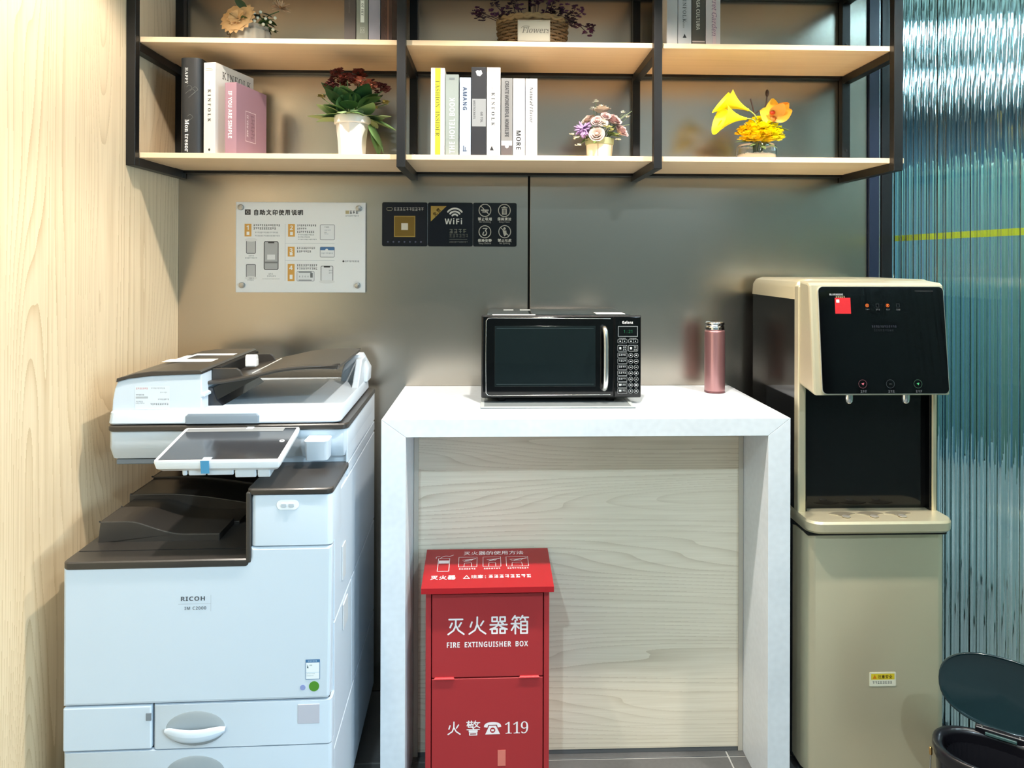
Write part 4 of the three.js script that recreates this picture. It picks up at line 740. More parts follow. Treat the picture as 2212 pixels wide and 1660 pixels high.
    part('tape', put(bx(-0.032, -0.014, 0.0009, 0.0018, 0.078, 0.0955, 0.0002, 1)), std('#cfe6ea', 0.4), base);
    part('blue_tape', put(bx(-0.034, -0.016, -0.028, 0.0012, 0.0945, 0.0955, 0.0003, 1)), std('#4d9ac4', 0.45), base, 'blue adhesive tape');
    part('tape', put(bx(0.01, 0.026, 0.0009, 0.0019, -0.0935, -0.078, 0.0002, 1)), std('#cfe6ea', 0.4), base);
    for (const [a, b] of [[-0.078, -0.068], [-0.065, -0.028], [-0.026, 0.03], [0.033, 0.078], [0.081, 0.108]]) part('port_cover', put(bx(a, b, a > 0.03 ? -0.044 : -0.038, -0.02, 0.02, 0.084, 0.003)), std('#cdd3d8', 0.4), base);
    part('swing_arm', put(bx(-0.05, 0.05, -0.05, -0.02, -0.12, 0.02, 0.006)), M.white, base);
  }
  part('card_reader', loft([[0.893, 0.470, 0.521, -0.2, -0.146, 0.010], [0.932, 0.468, 0.523, -0.2, -0.138, 0.012], [0.9395, 0.467, 0.524, -0.2, -0.137, 0.012], [0.9425, 0.470, 0.521, -0.2, -0.141, 0.011]]), white, t, 'small white card reader block');
  // prints and stickers
  print('brand_print', 0.072, 0.042, canvasTexture(512, 300, (g, w, h) => { g.clearRect(0, 0, w, h); g.fillStyle = '#4c545c'; g.font = 'bold 104px sans-serif'; g.save(); g.translate(38, 104); g.scale(1.1, 0.86); spaced(g, 'RICOH', 0, 0, 4); g.restore(); g.fillStyle = '#b4bcc4'; g.fillRect(10, 150, 480, 4); g.fillRect(492, 20, 3, 250); g.fillStyle = '#6a727a'; g.font = 'bold 66px sans-serif'; spaced(g, 'IM C2000', 100, 240, 5); }), 0.272, 0.630, 0.0006, t, { clear: true });
  print('energy_label', 0.0305, 0.043, canvasTexture(244, 344, (g, w, h) => { g.fillStyle = '#e9eef0'; g.fillRect(0, 0, w, h); g.strokeStyle = '#3d6f9c'; g.lineWidth = 8; g.strokeRect(4, 4, w - 8, h - 8); g.fillStyle = '#3d6f9c'; g.fillRect(0, 0, w, 54); ticks(g, 40, 18, 160, 20, '#cfe0ee', 2); g.fillStyle = '#3a5560'; g.beginPath(); g.moveTo(36, 84); g.lineTo(52, 150); g.lineTo(24, 150); g.fill(); ticks(g, 70, 90, 40, 24, '#45606c', 3); g.fillStyle = '#9cc4dd'; g.fillRect(10, 222, 224, 4); ticks(g, 20, 240, 140, 12, '#8aa0ac', 5); ticks(g, 20, 274, 110, 12, '#8aa0ac', 6); }), 0.520, 0.4825, 0.0006, t, { label: 'white and blue energy label' });
  part('green_sticker', moved(cyl(0.0108, 0.0108, 0.0006, 0, 0, 0, 32), 0.523, 0.446, 0, Math.PI / 2), std('#4f8c2a', 0.5), t, 'round green sticker');
  part('blue_sticker', moved(cyl(0.0058, 0.0058, 0.0006, 0, 0, 0, 24), 0.499, 0.444, 0, Math.PI / 2), std('#8f9ccb', 0.5), t, 'small round blue sticker');
  part('port_plate', [ext(rrShape(0.4425, 0.827, 0.4895, 0.8485, 0.0105), 0, 0.0012, 0.0005)], std('#eef2f5', 0.4), t);
  for (const x of [0.458, 0.474]) part('memory_port', ext(rrShape(x - 0.006, 0.833, x + 0.006, 0.8415, 0.003), 0.001, 0.0035, 0.0008), std('#b9c3cb', 0.4), t);
}

// ====================== BOOKS ======================
// a book stands with its spine towards +z; w = thickness, h = height, d = depth; draw(g, pixels wide, pixels high) prints the spine
function book(label, [x, y, z], w, h, d, cover, draw, { turn = 0, group, round = 0, side } = {}) {
  const t = thing('book', label, 'book', [x, y, z], turn, group);
  const m = std(cover, 0.45), c = 0.0022;
  const spine = round ? ext((() => { const s = new THREE.Shape(); s.moveTo(-w / 2, -0.004); s.quadraticCurveTo(-w / 2, round, 0, round); s.quadraticCurveTo(w / 2, round, w / 2, -0.004); s.closePath(); return s; })(), 0, h, 0.0005).rotateX(-Math.PI / 2).rotateY(Math.PI).rotateY(Math.PI) : bx(-w / 2, w / 2, 0, h, -c, 0, 0.0008, 1);
  const fixed = round ? spine.scale(1, 1, -1) : spine;
  if (round) { const ix = fixed.attributes.position; const n = fixed.attributes.normal; for (let i = 0; i < ix.count; i += 3) for (const at of [ix, n]) { const a = [at.getX(i), at.getY(i), at.getZ(i)]; at.setXYZ(i, at.getX(i + 1), at.getY(i + 1), at.getZ(i + 1)); at.setXYZ(i + 1, ...a); } fixed.computeVertexNormals(); }
  part('cover', [fixed, bx(-w / 2, -w / 2 + c, 0, h, -d, -0.001, 0.0006, 1), bx(w / 2 - c, w / 2, 0, h, -d, -0.001, 0.0006, 1)], m, t);
  part('page_block', bx(-w / 2 + c, w / 2 - c, 0.003, h - 0.003, -d + 0.003, -c, 0, 1), M.paper, t);
  if (draw) {
    const pw = 128, ph = Math.min(1024, Math.round(pw * h / w));
    const tex = canvasTexture(pw, ph, (g, a, b) => { g.clearRect(0, 0, a, b); draw(g, a, b); });
    print('spine_print', w - 0.0015, h - 0.0015, tex, 0, h / 2, (round ? round * 0.985 : 0) + 0.0005, t, { clear: true, rough: 0.45 });
  }
  if (side) print('cover_print', side[0], side[1], canvasTexture(...side[2]), 0, 0, 0, t, { clear: true, rough: 0.5, turn: [0, Math.PI / 2, 0] }).position.set(w / 2 + 0.0006, side[3], side[4]);
  return t;
}
const down = (g, text, x, y, font, color, step = 0, sx = 1) => { g.save(); g.translate(x, y); g.rotate(Math.PI / 2); g.scale(sx, 1); g.fillStyle = color; g.font = font; spaced(g, text, 0, 0, step); g.restore(); };
const upward = (g, text, x, y, font, color, step = 0, sx = 1) => { g.save(); g.translate(x, y); g.rotate(-Math.PI / 2); g.scale(sx, 1); g.fillStyle = color; g.font = font; spaced(g, text, 0, 0, step); g.restore(); };
const Y1 = 1.6562, Y2 = 1.9717;
// left bay, lower board
book('black book with white spine lettering against the wooden wall', [-0.8425, Y1, 0.268], 0.058, 0.268, 0.2, '#26282a', (g, w, h) => {
  down(g, 'HAPPY', 34, h * 0.1, 'bold 26px serif', '#c9cbc8', 2); down(g, 'Mon tresor', 34, h * 0.64, 'bold 34px serif', '#f0f0ec', 1);
  g.strokeStyle = '#6a6e6c'; g.lineWidth = 2; for (const [x, y] of [[44, 180], [64, 205], [50, 360], [80, 190]]) { g.beginPath(); g.moveTo(x, y); g.quadraticCurveTo(x + 18, y - 26, x + 34, y + 6); g.quadraticCurveTo(x + 10, y + 24, x - 8, y + 40); g.stroke(); }
}, { round: 0.013 });
book('white magazine with a printed cover partly behind the mauve book', [-0.7895, Y1, 0.279], 0.036, 0.256, 0.19, '#dcd8cf', (g, w, h) => {
  g.fillStyle = '#b9a98c'; g.fillRect(24, 56, 66, 5); g.fillRect(18, 72, 84, 4); down(g, 'KINFOLK', 46, h * 0.29, 'bold 48px serif', '#2a2a2a', 16); g.fillStyle = '#333'; g.beginPath(); g.arc(64, h - 46, 12, 0, 7); g.fill();
  g.fillStyle = '#9a9a9a'; g.fillRect(60, h * 0.2, 3, 40);
}, { turn: -0.24, side: [0.16, 0.05, [640, 200, (g, w, h) => { g.clearRect(0, 0, w, h); g.fillStyle = '#2f2d29'; g.font = '112px serif'; spaced(g, 'KINFOLK', 40, 120, 12); }], 0.222, -0.1] });
book('mauve pink book with white capital lettering beside the white magazine', [-0.7255, Y1, 0.296], 0.034, 0.197, 0.165, '#a17c89', (g, w, h) => {
  down(g, 'IF YOU ARE SIMPLE', 36, h * 0.115, 'bold 60px sans-serif', '#f7eff1', -1, 0.94);
}, { turn: -0.2, side: [0.058, 0.088, [300, 452, (g, w, h) => { g.clearRect(0, 0, w, h); g.strokeStyle = '#ead9dd'; g.lineWidth = 8; g.strokeRect(10, 10, w - 20, h - 20); down(g, 'IF YOU ARE', 40, 60, 'bold 58px sans-serif', '#ead9dd', 1); g.fillStyle = '#8d6c78'; for (let k = 0; k < 7; k++) { g.fillRect(150 + (k % 2) * 20, 50 + k * 52, 90, 16); g.fillRect(168 + (k % 3) * 24, 50 + k * 52, 16, 40); } }], 0.085, -0.075] });
// middle bay, lower board: eight books in a row
const rowGroup = 'row of eight books in the middle bay';
const tri = (g, w, y) => { g.fillStyle = '#2a2c30'; g.beginPath(); g.moveTo(w * 0.36, y); g.lineTo(w * 0.22, y + 44); g.lineTo(w * 0.52, y + 44); g.fill(); };
const row = [
  [-0.178, -0.1385, 1.904, '#d9d8d0', (g, w, h) => { g.fillStyle = '#c9c9c4'; g.fillRect(0, 0, w, h * 0.06); g.fillStyle = '#c9c62c'; g.fillRect(38, 0, 52, h); down(g, 'FASHION  INSIDER', 42, h * 0.14, 'bold 52px serif', '#54561a', 2, 0.98); }, 'white book with a yellow stripe and olive title, leftmost of the eight'],
  [-0.1375, -0.0995, 1.886, '#88928f', (g, w, h) => { upward(g, 'THE HOTEL BOOK', 92, h * 0.97, 'bold 76px sans-serif', '#c9d0d0', 0, 0.86); g.fillStyle = '#6d767a'; g.fillRect(36, 30, 54, 18); }, 'grey book with a large pale title reading upward'],
  [-0.0975, -0.0655, 1.878, '#a7b6c9', (g, w, h) => { down(g, 'AMANG', 36, h * 0.12, 'bold 66px sans-serif', '#2b3a58', 6); g.fillStyle = '#4e5e78'; g.fillRect(40, h - 120, 12, 66); g.fillRect(60, h - 106, 10, 52); g.fillRect(36, h - 66, 50, 10); }, 'pale blue book with a navy title'],
  [-0.065, -0.0225, 1.9075, '#22242a', (g, w, h) => { g.fillStyle = '#eceef0'; g.beginPath(); g.moveTo(36, 36); g.lineTo(52, 24); g.lineTo(70, 30); g.lineTo(84, 22); g.lineTo(96, 54); g.lineTo(74, 78); g.lineTo(48, 70); g.fill(); g.fillStyle = '#8b8f92'; g.fillRect(4, h * 0.355, w - 4, h * 0.31); down(g, 'ARISTOCRATS', 16, h * 0.37, 'bold 25px sans-serif', '#3b3d41', 0); down(g, 'GO TOL', 80, h * 0.5, 'bold 26px sans-serif', '#2d2f33', 0); }, 'black book with a grey title block and a small white figure'],
  [-0.0215, 0.0175, 1.907, '#d8d7d5', (g, w, h) => { g.fillStyle = '#b7b7b8'; g.fillRect(0, 0, w, h * 0.04); g.fillRect(24, 46, 64, 8); g.fillRect(24, 60, 64, 5); down(g, 'THE', 42, h * 0.2, '20px serif', '#77787a', 6); down(g, 'KINFOLK', 42, h * 0.28, 'bold 46px serif', '#2c2e33', 16); tri(g, w, h * 0.88); }, 'white book with a black triangle near its foot'],
  [0.019, 0.0512, 1.8772, '#858585', (g, w, h) => { down(g, 'CREATE WONDERFUL HOMELIFE', 42, h * 0.03, 'bold 62px sans-serif', '#333438', -2, 0.72); g.fillStyle = '#d7d4d6'; g.fillRect(0, h * 0.8, w, h * 0.1); g.fillStyle = '#5b5557'; g.fillRect(0, h * 0.86, w, h * 0.14); g.fillStyle = '#ded9da'; g.beginPath(); g.arc(66, h * 0.87, 22, 0, 7); g.fill(); }, 'grey book with a long narrow title and a small picture at its foot'],
  [0.0522, 0.0862, 1.8768, '#d9d8d8', (g, w, h) => { down(g, 'MORE', 34, h * 0.66, 'bold 72px sans-serif', '#1d1f23', 4, 1.0); down(g, 'LIFE IS MORE', 54, h * 0.05, '19px serif', '#9a9b9d', 2); }, 'white book with a large dark title at its foot'],
  [0.0872, 0.1212, 1.8768, '#d9d8d7', (g, w, h) => { down(g, 'Natural Flavor', 46, h * 0.1, 'italic bold 50px serif', '#4a4b50', 1); g.fillStyle = '#7f8084'; g.fillRect(58, h - 60, 6, 26); }, 'white book with a slanted grey script title, rightmost of the eight'],
];
row.forEach(([a, b, top, c, draw, label]) => book(label, [(a + b) / 2, Y1, 0.28], b - a - 0.0006, top - Y1, 0.2, c, draw, { group: rowGroup }));
// left bay, upper board
[[-0.4195, -0.3872, '#4d423a', (g, w, h) => { down(g, 'ESSENTIALS', 48, h * 0.5, '24px sans-serif', '#8a7e72', 2); }, 'dark brown book standing leftmost on the upper left board'],
  [-0.386, -0.3525, '#7f8274', (g, w, h) => { g.fillStyle = '#d9dccf'; g.fillRect(44, 20, 44, h * 0.74); down(g, 'SERENITY  OF SKY', 54, h * 0.3, 'bold 34px serif', '#3c4038', 2); g.strokeStyle = '#c7cbbd'; g.lineWidth = 4; g.strokeRect(46, h * 0.82, 40, 60); g.beginPath(); g.arc(66, h * 0.82 + 30, 14, 0, 7); g.stroke(); }, 'sage green book with a pale title strip on the upper left board'],
  [-0.3515, -0.319, '#8d8a93', null, 'plain lavender grey book on the upper left board'],
  [-0.3175, -0.2855, '#43281c', (g, w, h) => { g.fillStyle = '#6f4a35'; g.fillRect(70, 0, 22, h); g.strokeStyle = '#5c3626'; g.lineWidth = 7; for (let k = 0; k < 8; k++) { g.beginPath(); g.moveTo(30, h * (0.2 + k * 0.1)); g.quadraticCurveTo(76, h * (0.23 + k * 0.1), 44, h * (0.28 + k * 0.1)); g.stroke(); } }, 'reddish brown patterned book rightmost on the upper left board'],
].forEach(([a, b, c, draw, label]) => book(label, [(a + b) / 2, Y2, 0.28], b - a - 0.0006, 0.235, 0.19, c, draw, { group: 'books on the upper left board' }));
// right bay, upper board
[[0.4865, 0.5175, '#c9cacb', null, 'plain pale grey book leftmost on the upper right board'],
  [0.5185, 0.557, '#c3c5c9', (g, w, h) => { down(g, 'KINFOLK', 44, h * 0.36, '48px serif', '#3d3f43', 6); down(g, 'volume', 46, h * 0.66, '22px serif', '#6d6f73', 1); g.fillStyle = '#26282c'; g.beginPath(); g.moveTo(62, h * 0.84); g.lineTo(44, h * 0.84 + 40); g.lineTo(82, h * 0.84 + 40); g.fill(); }, 'pale grey book with a black triangle on the upper right board'],
  [0.5582, 0.5965, '#4f4a42', (g, w, h) => { down(g, 'CASA CULTURA', 40, h * 0.36, 'bold 50px sans-serif', '#d8d4c8', 0, 0.92); g.fillStyle = '#b9a9a2'; g.fillRect(0, h * 0.93, w, 14); g.fillStyle = '#8d7d76'; g.fillRect(0, h * 0.96, w, 30); }, 'dark brown book with a cream title on the upper right board'],
  [0.5978, 0.640, '#cfc6c6', (g, w, h) => { g.fillStyle = '#d9bfc2'; g.fillRect(60, 0, 30, h); down(g, 'Secret Garden', 52, h * 0.28, 'italic 60px serif', '#8b6d84', 0); }, 'pinkish book with a script title rightmost on the upper right board'],
].forEach(([a, b, c, draw, label]) => book(label, [(a + b) / 2, Y2, 0.282], b - a - 0.0006, 0.225, 0.19, c, draw, { group: 'books on the upper right board' }));

// ====================== PLANTS ======================
// a leaf along +y from its stalk, bent towards +z, folded along its middle
function leafGeo(len, wid, bend = 0.5, fold = 0.25, tip = 1) {
  return sheet((u, v) => { const s = (u - 0.5) * 2, w = wid * Math.sin(Math.PI * Math.min(1, v ** (0.8 * tip) * 0.97 + 0.02)) ** 0.8, a = bend * v; return [s * w * 0.5, len * (v * Math.cos(a * 0.7)), len * v * Math.sin(a) * 0.7 + Math.abs(s) * w * fold]; }, 4, 8);
}
function aim(m, x, y, z, yaw, pitch, roll = 0) { m.position.set(x, y, z); m.rotation.set(pitch, yaw, roll, 'YXZ'); return m; }
const leafMat = (c, r = 0.5) => new THREE.MeshPhysicalMaterial({ color: c, roughness: r, side: THREE.DoubleSide });
function petalGeo(r, cup) { return sheet((u, v) => { const a = (u - 0.5) * 1.9, w = Math.sin(Math.PI * (0.12 + 0.88 * v) * 0.62); return [Math.sin(a) * r * w, r * (0.15 + v) * 1.0, r * (cup * v * v + 0.35 * (1 - Math.cos(a)))]; }, 5, 5); }
// a rose whose face looks along +y
function roseGeo(r, seed) {
  const out = [], q = rng(seed);
  for (let ring = 0; ring < 4; ring++) {
    const n = [3, 4, 5, 6][ring], rr = r * (0.28 + ring * 0.24);
    for (let k = 0; k < n; k++) {
      const a = (k + ring * 0.5) / n * 2 * Math.PI + q() * 0.2;
      const g = sheet((u, v) => { const s = (u - 0.5) * 2, th = a + s * (Math.PI / n) * 1.25, flare = rr * (0.45 + 0.55 * v) + (v > 0.8 ? (v - 0.8) * rr * 0.9 : 0), hgt = r * (1.0 - ring * 0.16) * (v - 0.25 * s * s * v) - r * 0.45; return [Math.cos(th) * flare, hgt, Math.sin(th) * flare]; }, 6, 5);
      out.push(g);
    }
  }
  const core = new THREE.SphereGeometry(r * 0.3, 10, 8); core.scale(1, 1.3, 1); out.push(core);
  return mergeGeometries(out.map(norm));
}
// many small blossoms joined into one head
function blossomHead(n, spread, size, seed, dome = 1) {
  const q = rng(seed), out = [];
  for (let i = 0; i < n; i++) {
    const a = q() * 6.283, e = Math.acos(1 - q() * dome), R = spread * (0.75 + 0.3 * q());
    const cx = Math.sin(e) * Math.cos(a) * R, cy = Math.cos(e) * R, cz = Math.sin(e) * Math.sin(a) * R;
    for (let k = 0; k < 4; k++) { const p = petalGeo(size, 0.3); out.push(moved(p, cx, cy, cz, 1.1 * Math.sin(e) * (q() - 0.2) + 0.5, a + k * 1.57 + q() * 0.4, 0)); }
  }
  return mergeGeometries(out.map(norm));
}
const stuffPart = (name, geo, mat, parent, label) => { const m = part(name, geo, mat, parent, label); m.userData.kind = 'stuff'; return m; };
const stem = (parent, a, b, r, mat, sag = 0.1) => { const mid = [(a[0] + b[0]) / 2, (a[1] + b[1]) / 2 + sag * 0.1, (a[2] + b[2]) / 2 + sag * 0.05]; return part('stem', tube([a, mid, b], r, 10, 6), mat, parent); };

// --- white faceted pot with dark red blossoms
{
  const t = thing('potted_plant', 'artificial plant with red brown blossoms and green leaves in a white faceted pot', 'plant', [-0.4105, Y1, 0.2]);
  const facet = []; for (let i = 0; i <= 12; i++) facet.push(i);
  const pot = new THREE.CylinderGeometry(0.0475, 0.0385, 0.104, 9, 2, true).toNonIndexed();
  const pp = pot.attributes.position; for (let i = 0; i < pp.count; i++) { const y = pp.getY(i); if (Math.abs(y) < 0.01) { const a = Math.atan2(pp.getZ(i), pp.getX(i)); const k = 1 + 0.035 * Math.cos(a * 9 + 1.2); pp.setX(i, pp.getX(i) * k); pp.setZ(i, pp.getZ(i) * k); } }
  pot.computeVertexNormals(); pot.translate(0, 0.052, 0);
  part('pot', [pot, turned([[0, 0.0005], [0.0385, 0.0005], [0.0385, 0.002]], 18)], std('#f2f2f0', 0.3, { side: THREE.DoubleSide }), t);
  part('pot_rim', turned([[0.047, 0.1], [0.0515, 0.1005], [0.0522, 0.104], [0.0525, 0.121], [0.0515, 0.1245], [0.047, 0.1245], [0.046, 0.11]], 40), std('#f2f2f0', 0.3), t);
  part('soil', moved(cyl(0.046, 0.046, 0.004, 0, 0, 0, 24), 0, 0.108, 0), std('#2a2118', 0.95), t);
  const q = rng(31), pal = ['#8fa676', '#7c9a62', '#3d5f35', '#284a2a', '#5d7d4a'].map((c) => leafMat(c, 0.45));
  const shapes = [leafGeo(0.078, 0.056, 0.7, 0.12), leafGeo(0.064, 0.05, 1.0, 0.1), leafGeo(0.086, 0.058, 0.45, 0.15)];
  // low broad leaves round the rim
  for (let k = 0; k < 20; k++) { const a = k / 20 * 6.283 + q() * 0.25, m = part('leaf', shapes[k % 3], pal[k % 2 ? 0 : 1 + (k % 3 === 0 ? 3 : 0)], t); aim(m, Math.sin(a) * 0.026, 0.112 + q() * 0.01, Math.cos(a) * 0.026, a, 0.7 + q() * 0.6, (q() - 0.5) * 0.5); }
  for (let k = 0; k < 24; k++) { const a = k / 24 * 6.283 * 2 + q() * 0.4, m = part('leaf', shapes[(k + 1) % 3], pal[2 + (k % 3)], t); aim(m, Math.sin(a) * 0.022, 0.14 + q() * 0.025, Math.cos(a) * 0.022, a, 0.35 + q() * 0.55, (q() - 0.5) * 0.5); }
  { const m = part('leaf', leafGeo(0.07, 0.05, 1.5, 0.05), pal[4], t); aim(m, 0.012, 0.165, 0.035, -0.5, 0.9, 1.2); }
  // trailing leaves to the right
  for (const [x, y, z, yaw, pitch, roll] of [[0.05, 0.12, 0.0, 1.5, 1.7, 0], [0.055, 0.10, 0.015, 1.4, 2.3, 0.3], [0.06, 0.1, -0.01, 1.7, 2.5, 0], [-0.045, 0.12, 0.0, -1.5, 1.2, 0.1], [0.066, 0.09, 0.01, 1.3, 2.6, 0.2]]) { const m = part('leaf', shapes[2], pal[yaw < 0 ? 0 : 4], t); aim(m, x, y, z, yaw, pitch, roll); }
  const stalk = leafMat('#5d6b3c'), reds = ['#6d2a1f', '#7d3526', '#58201b', '#b06a52'].map((c) => leafMat(c, 0.7));
  const heads = [[-0.042, 0.243, 0.0], [0.018, 0.243, -0.005], [-0.055, 0.205, 0.02], [0.025, 0.215, 0.02], [0.052, 0.205, 0.015], [0.086, 0.2, 0.0], [-0.01, 0.222, 0.03], [-0.03, 0.226, -0.03], [0.045, 0.22, -0.03]];
  heads.forEach(([x, y, z], k) => { stem(t, [x * 0.25, 0.11, z * 0.3], [x, y, z], 0.0016, stalk); stuffPart('blossom_head', blossomHead(20, 0.018, 0.0075, 50 + k, 1.5).translate(x, y, z), reds[k === 3 || k === 4 ? 3 : k % 3], t); });
  for (const [x, y, z] of [[-0.085, 0.175, 0.01], [0.1, 0.158, 0.015], [0.066, 0.14, 0.04]]) { stem(t, [x * 0.3, 0.11, z * 0.3], [x, y, z], 0.0014, stalk); stuffPart('bud_cluster', blossomHead(8, 0.009, 0.006, 77 + Math.round(x * 1000)).translate(x, y, z), leafMat('#8a7a3c', 0.7), t); }
}
// --- cream pot with pink roses
{
  const t = thing('flower_pot', 'small cream pot of pale pink roses with one purple flower', 'flower pot', [0.308, Y1, 0.2]);
  const body = turned([[0, 0.0005], [0.034, 0.0005], [0.0352, 0.003], [0.0392, 0.05], [0.0405, 0.064], [0.038, 0.066], [0.037, 0.056]], 40);
  part('pot', body, std('#e2d8c0', 0.7), t);
  part('pot_seam', [0, 1, 2, 3, 4].map((k) => moved(bx(-0.0006, 0.0006, 0.003, 0.05, 0.0355, 0.0372, 0.0003, 1), 0, 0, 0, 0.06, -0.25 + k * 1.2566)), std('#8a7d64', 0.8), t);
  part('ribbon', turned([[0.0394, 0.046], [0.041, 0.047], [0.0422, 0.063], [0.041, 0.0645], [0.0405, 0.063]], 40), std('#a3aa82', 0.8), t, 'sage green ribbon round the rim');
  part('moss', new THREE.SphereGeometry(0.037, 20, 8, 0, 6.283, 0, 1.57).scale(1, 0.4, 1).translate(0, 0.056, 0), std('#39502a', 0.95), t);
  const green = leafMat('#66823f', 0.6), pale = leafMat('#d9c3b8', 0.7), pink = leafMat('#d8b9b6', 0.7), cream = leafMat('#e4d6c6', 0.7), stalk = leafMat('#5c7040');
  const rs = [0, 1, 2].map((k) => roseGeo(1, 200 + k * 7));
  const roses = [[0.005, 0.152, 0.005, 0.024, 0.2, -0.3, 0], [0.038, 0.12, 0.018, 0.023, 0.7, 0.5, 1], [0.062, 0.088, 0.02, 0.022, 0.9, 0.9, 1], [-0.014, 0.072, 0.045, 0.02, 1.25, -0.2, 2], [-0.012, 0.112, 0.035, 0.016, 1.0, -0.3, 1], [0.004, 0.108, 0.038, 0.014, 1.1, 0.1, 0], [-0.032, 0.125, -0.01, 0.019, 0.7, -0.9, 2], [0.014, 0.128, 0.03, 0.013, 0.9, 0.2, 1]];
  roses.forEach(([x, y, z, r, pitch, yaw, c], k) => { stem(t, [x * 0.2, 0.05, z * 0.3], [x * 0.8, y - 0.012, z * 0.8], 0.0013, stalk); const m = part('rose', rs[k % 3], [cream, pink, pale][c], t); aim(m, x, y, z, yaw, pitch); m.scale.setScalar(r); });
  // the purple many-petalled flower
  { const out = [], q = rng(5); for (let k = 0; k < 120; k++) { const e = Math.acos(1 - q() * 1.35), a = q() * 6.283, g = leafGeo(0.018 + q() * 0.014, 0.0062, 0.6, 0.2); out.push(moved(g, 0, 0, 0, e, a, 0)); } const m = part('purple_flower', mergeGeometries(out.map(norm)), leafMat('#bb97cb', 0.7), t); aim(m, -0.05, 0.088, 0.025, -0.5, 0.8); stem(t, [-0.01, 0.05, 0], [-0.044, 0.092, 0.015], 0.0015, stalk); }
  const q = rng(9), lf = [leafGeo(0.045, 0.016, 0.6, 0.2), leafGeo(0.034, 0.012, 0.9, 0.2)];
  for (let k = 0; k < 26; k++) { const a = q() * 6.283, m = part('leaf', lf[k % 2], k % 4 ? green : leafMat('#4e6a4a'), t); aim(m, Math.sin(a) * 0.025, 0.06 + q() * 0.03, Math.cos(a) * 0.025, a, 0.5 + q() * 1.2, (q() - 0.5)); }
  const white = leafMat('#eef0e4', 0.7), yel = leafMat('#dfe0a8', 0.7);
  for (const [x, y, z, m] of [[-0.083, 0.07, 0.02, white], [-0.07, 0.06, 0.03, white], [-0.066, 0.04, 0.03, white], [0.022, 0.09, 0.045, yel], [0.03, 0.08, 0.045, yel], [0.04, 0.1, 0.03, white], [0.045, 0.07, 0.04, yel], [0.012, 0.088, 0.045, yel], [0.05, 0.055, 0.035, white], [-0.012, 0.172, 0, white], [-0.02, 0.15, 0.01, white], [0.085, 0.13, 0, white], [0.07, 0.142, -0.01, white]]) { stem(t, [x * 0.2, 0.055, z * 0.2], [x, y, z], 0.0007, stalk); stuffPart('filler_blossoms', blossomHead(4, 0.006, 0.0042, Math.round(1000 * (x + 1) + y * 700)).translate(x, y, z), m, t); }
  for (const [x, y] of [[0.097, 0.15], [0.09, 0.11], [0.078, 0.14]]) stem(t, [0.02, 0.07, -0.005], [x, y, -0.01], 0.0008, leafMat('#8a9a72'));
}
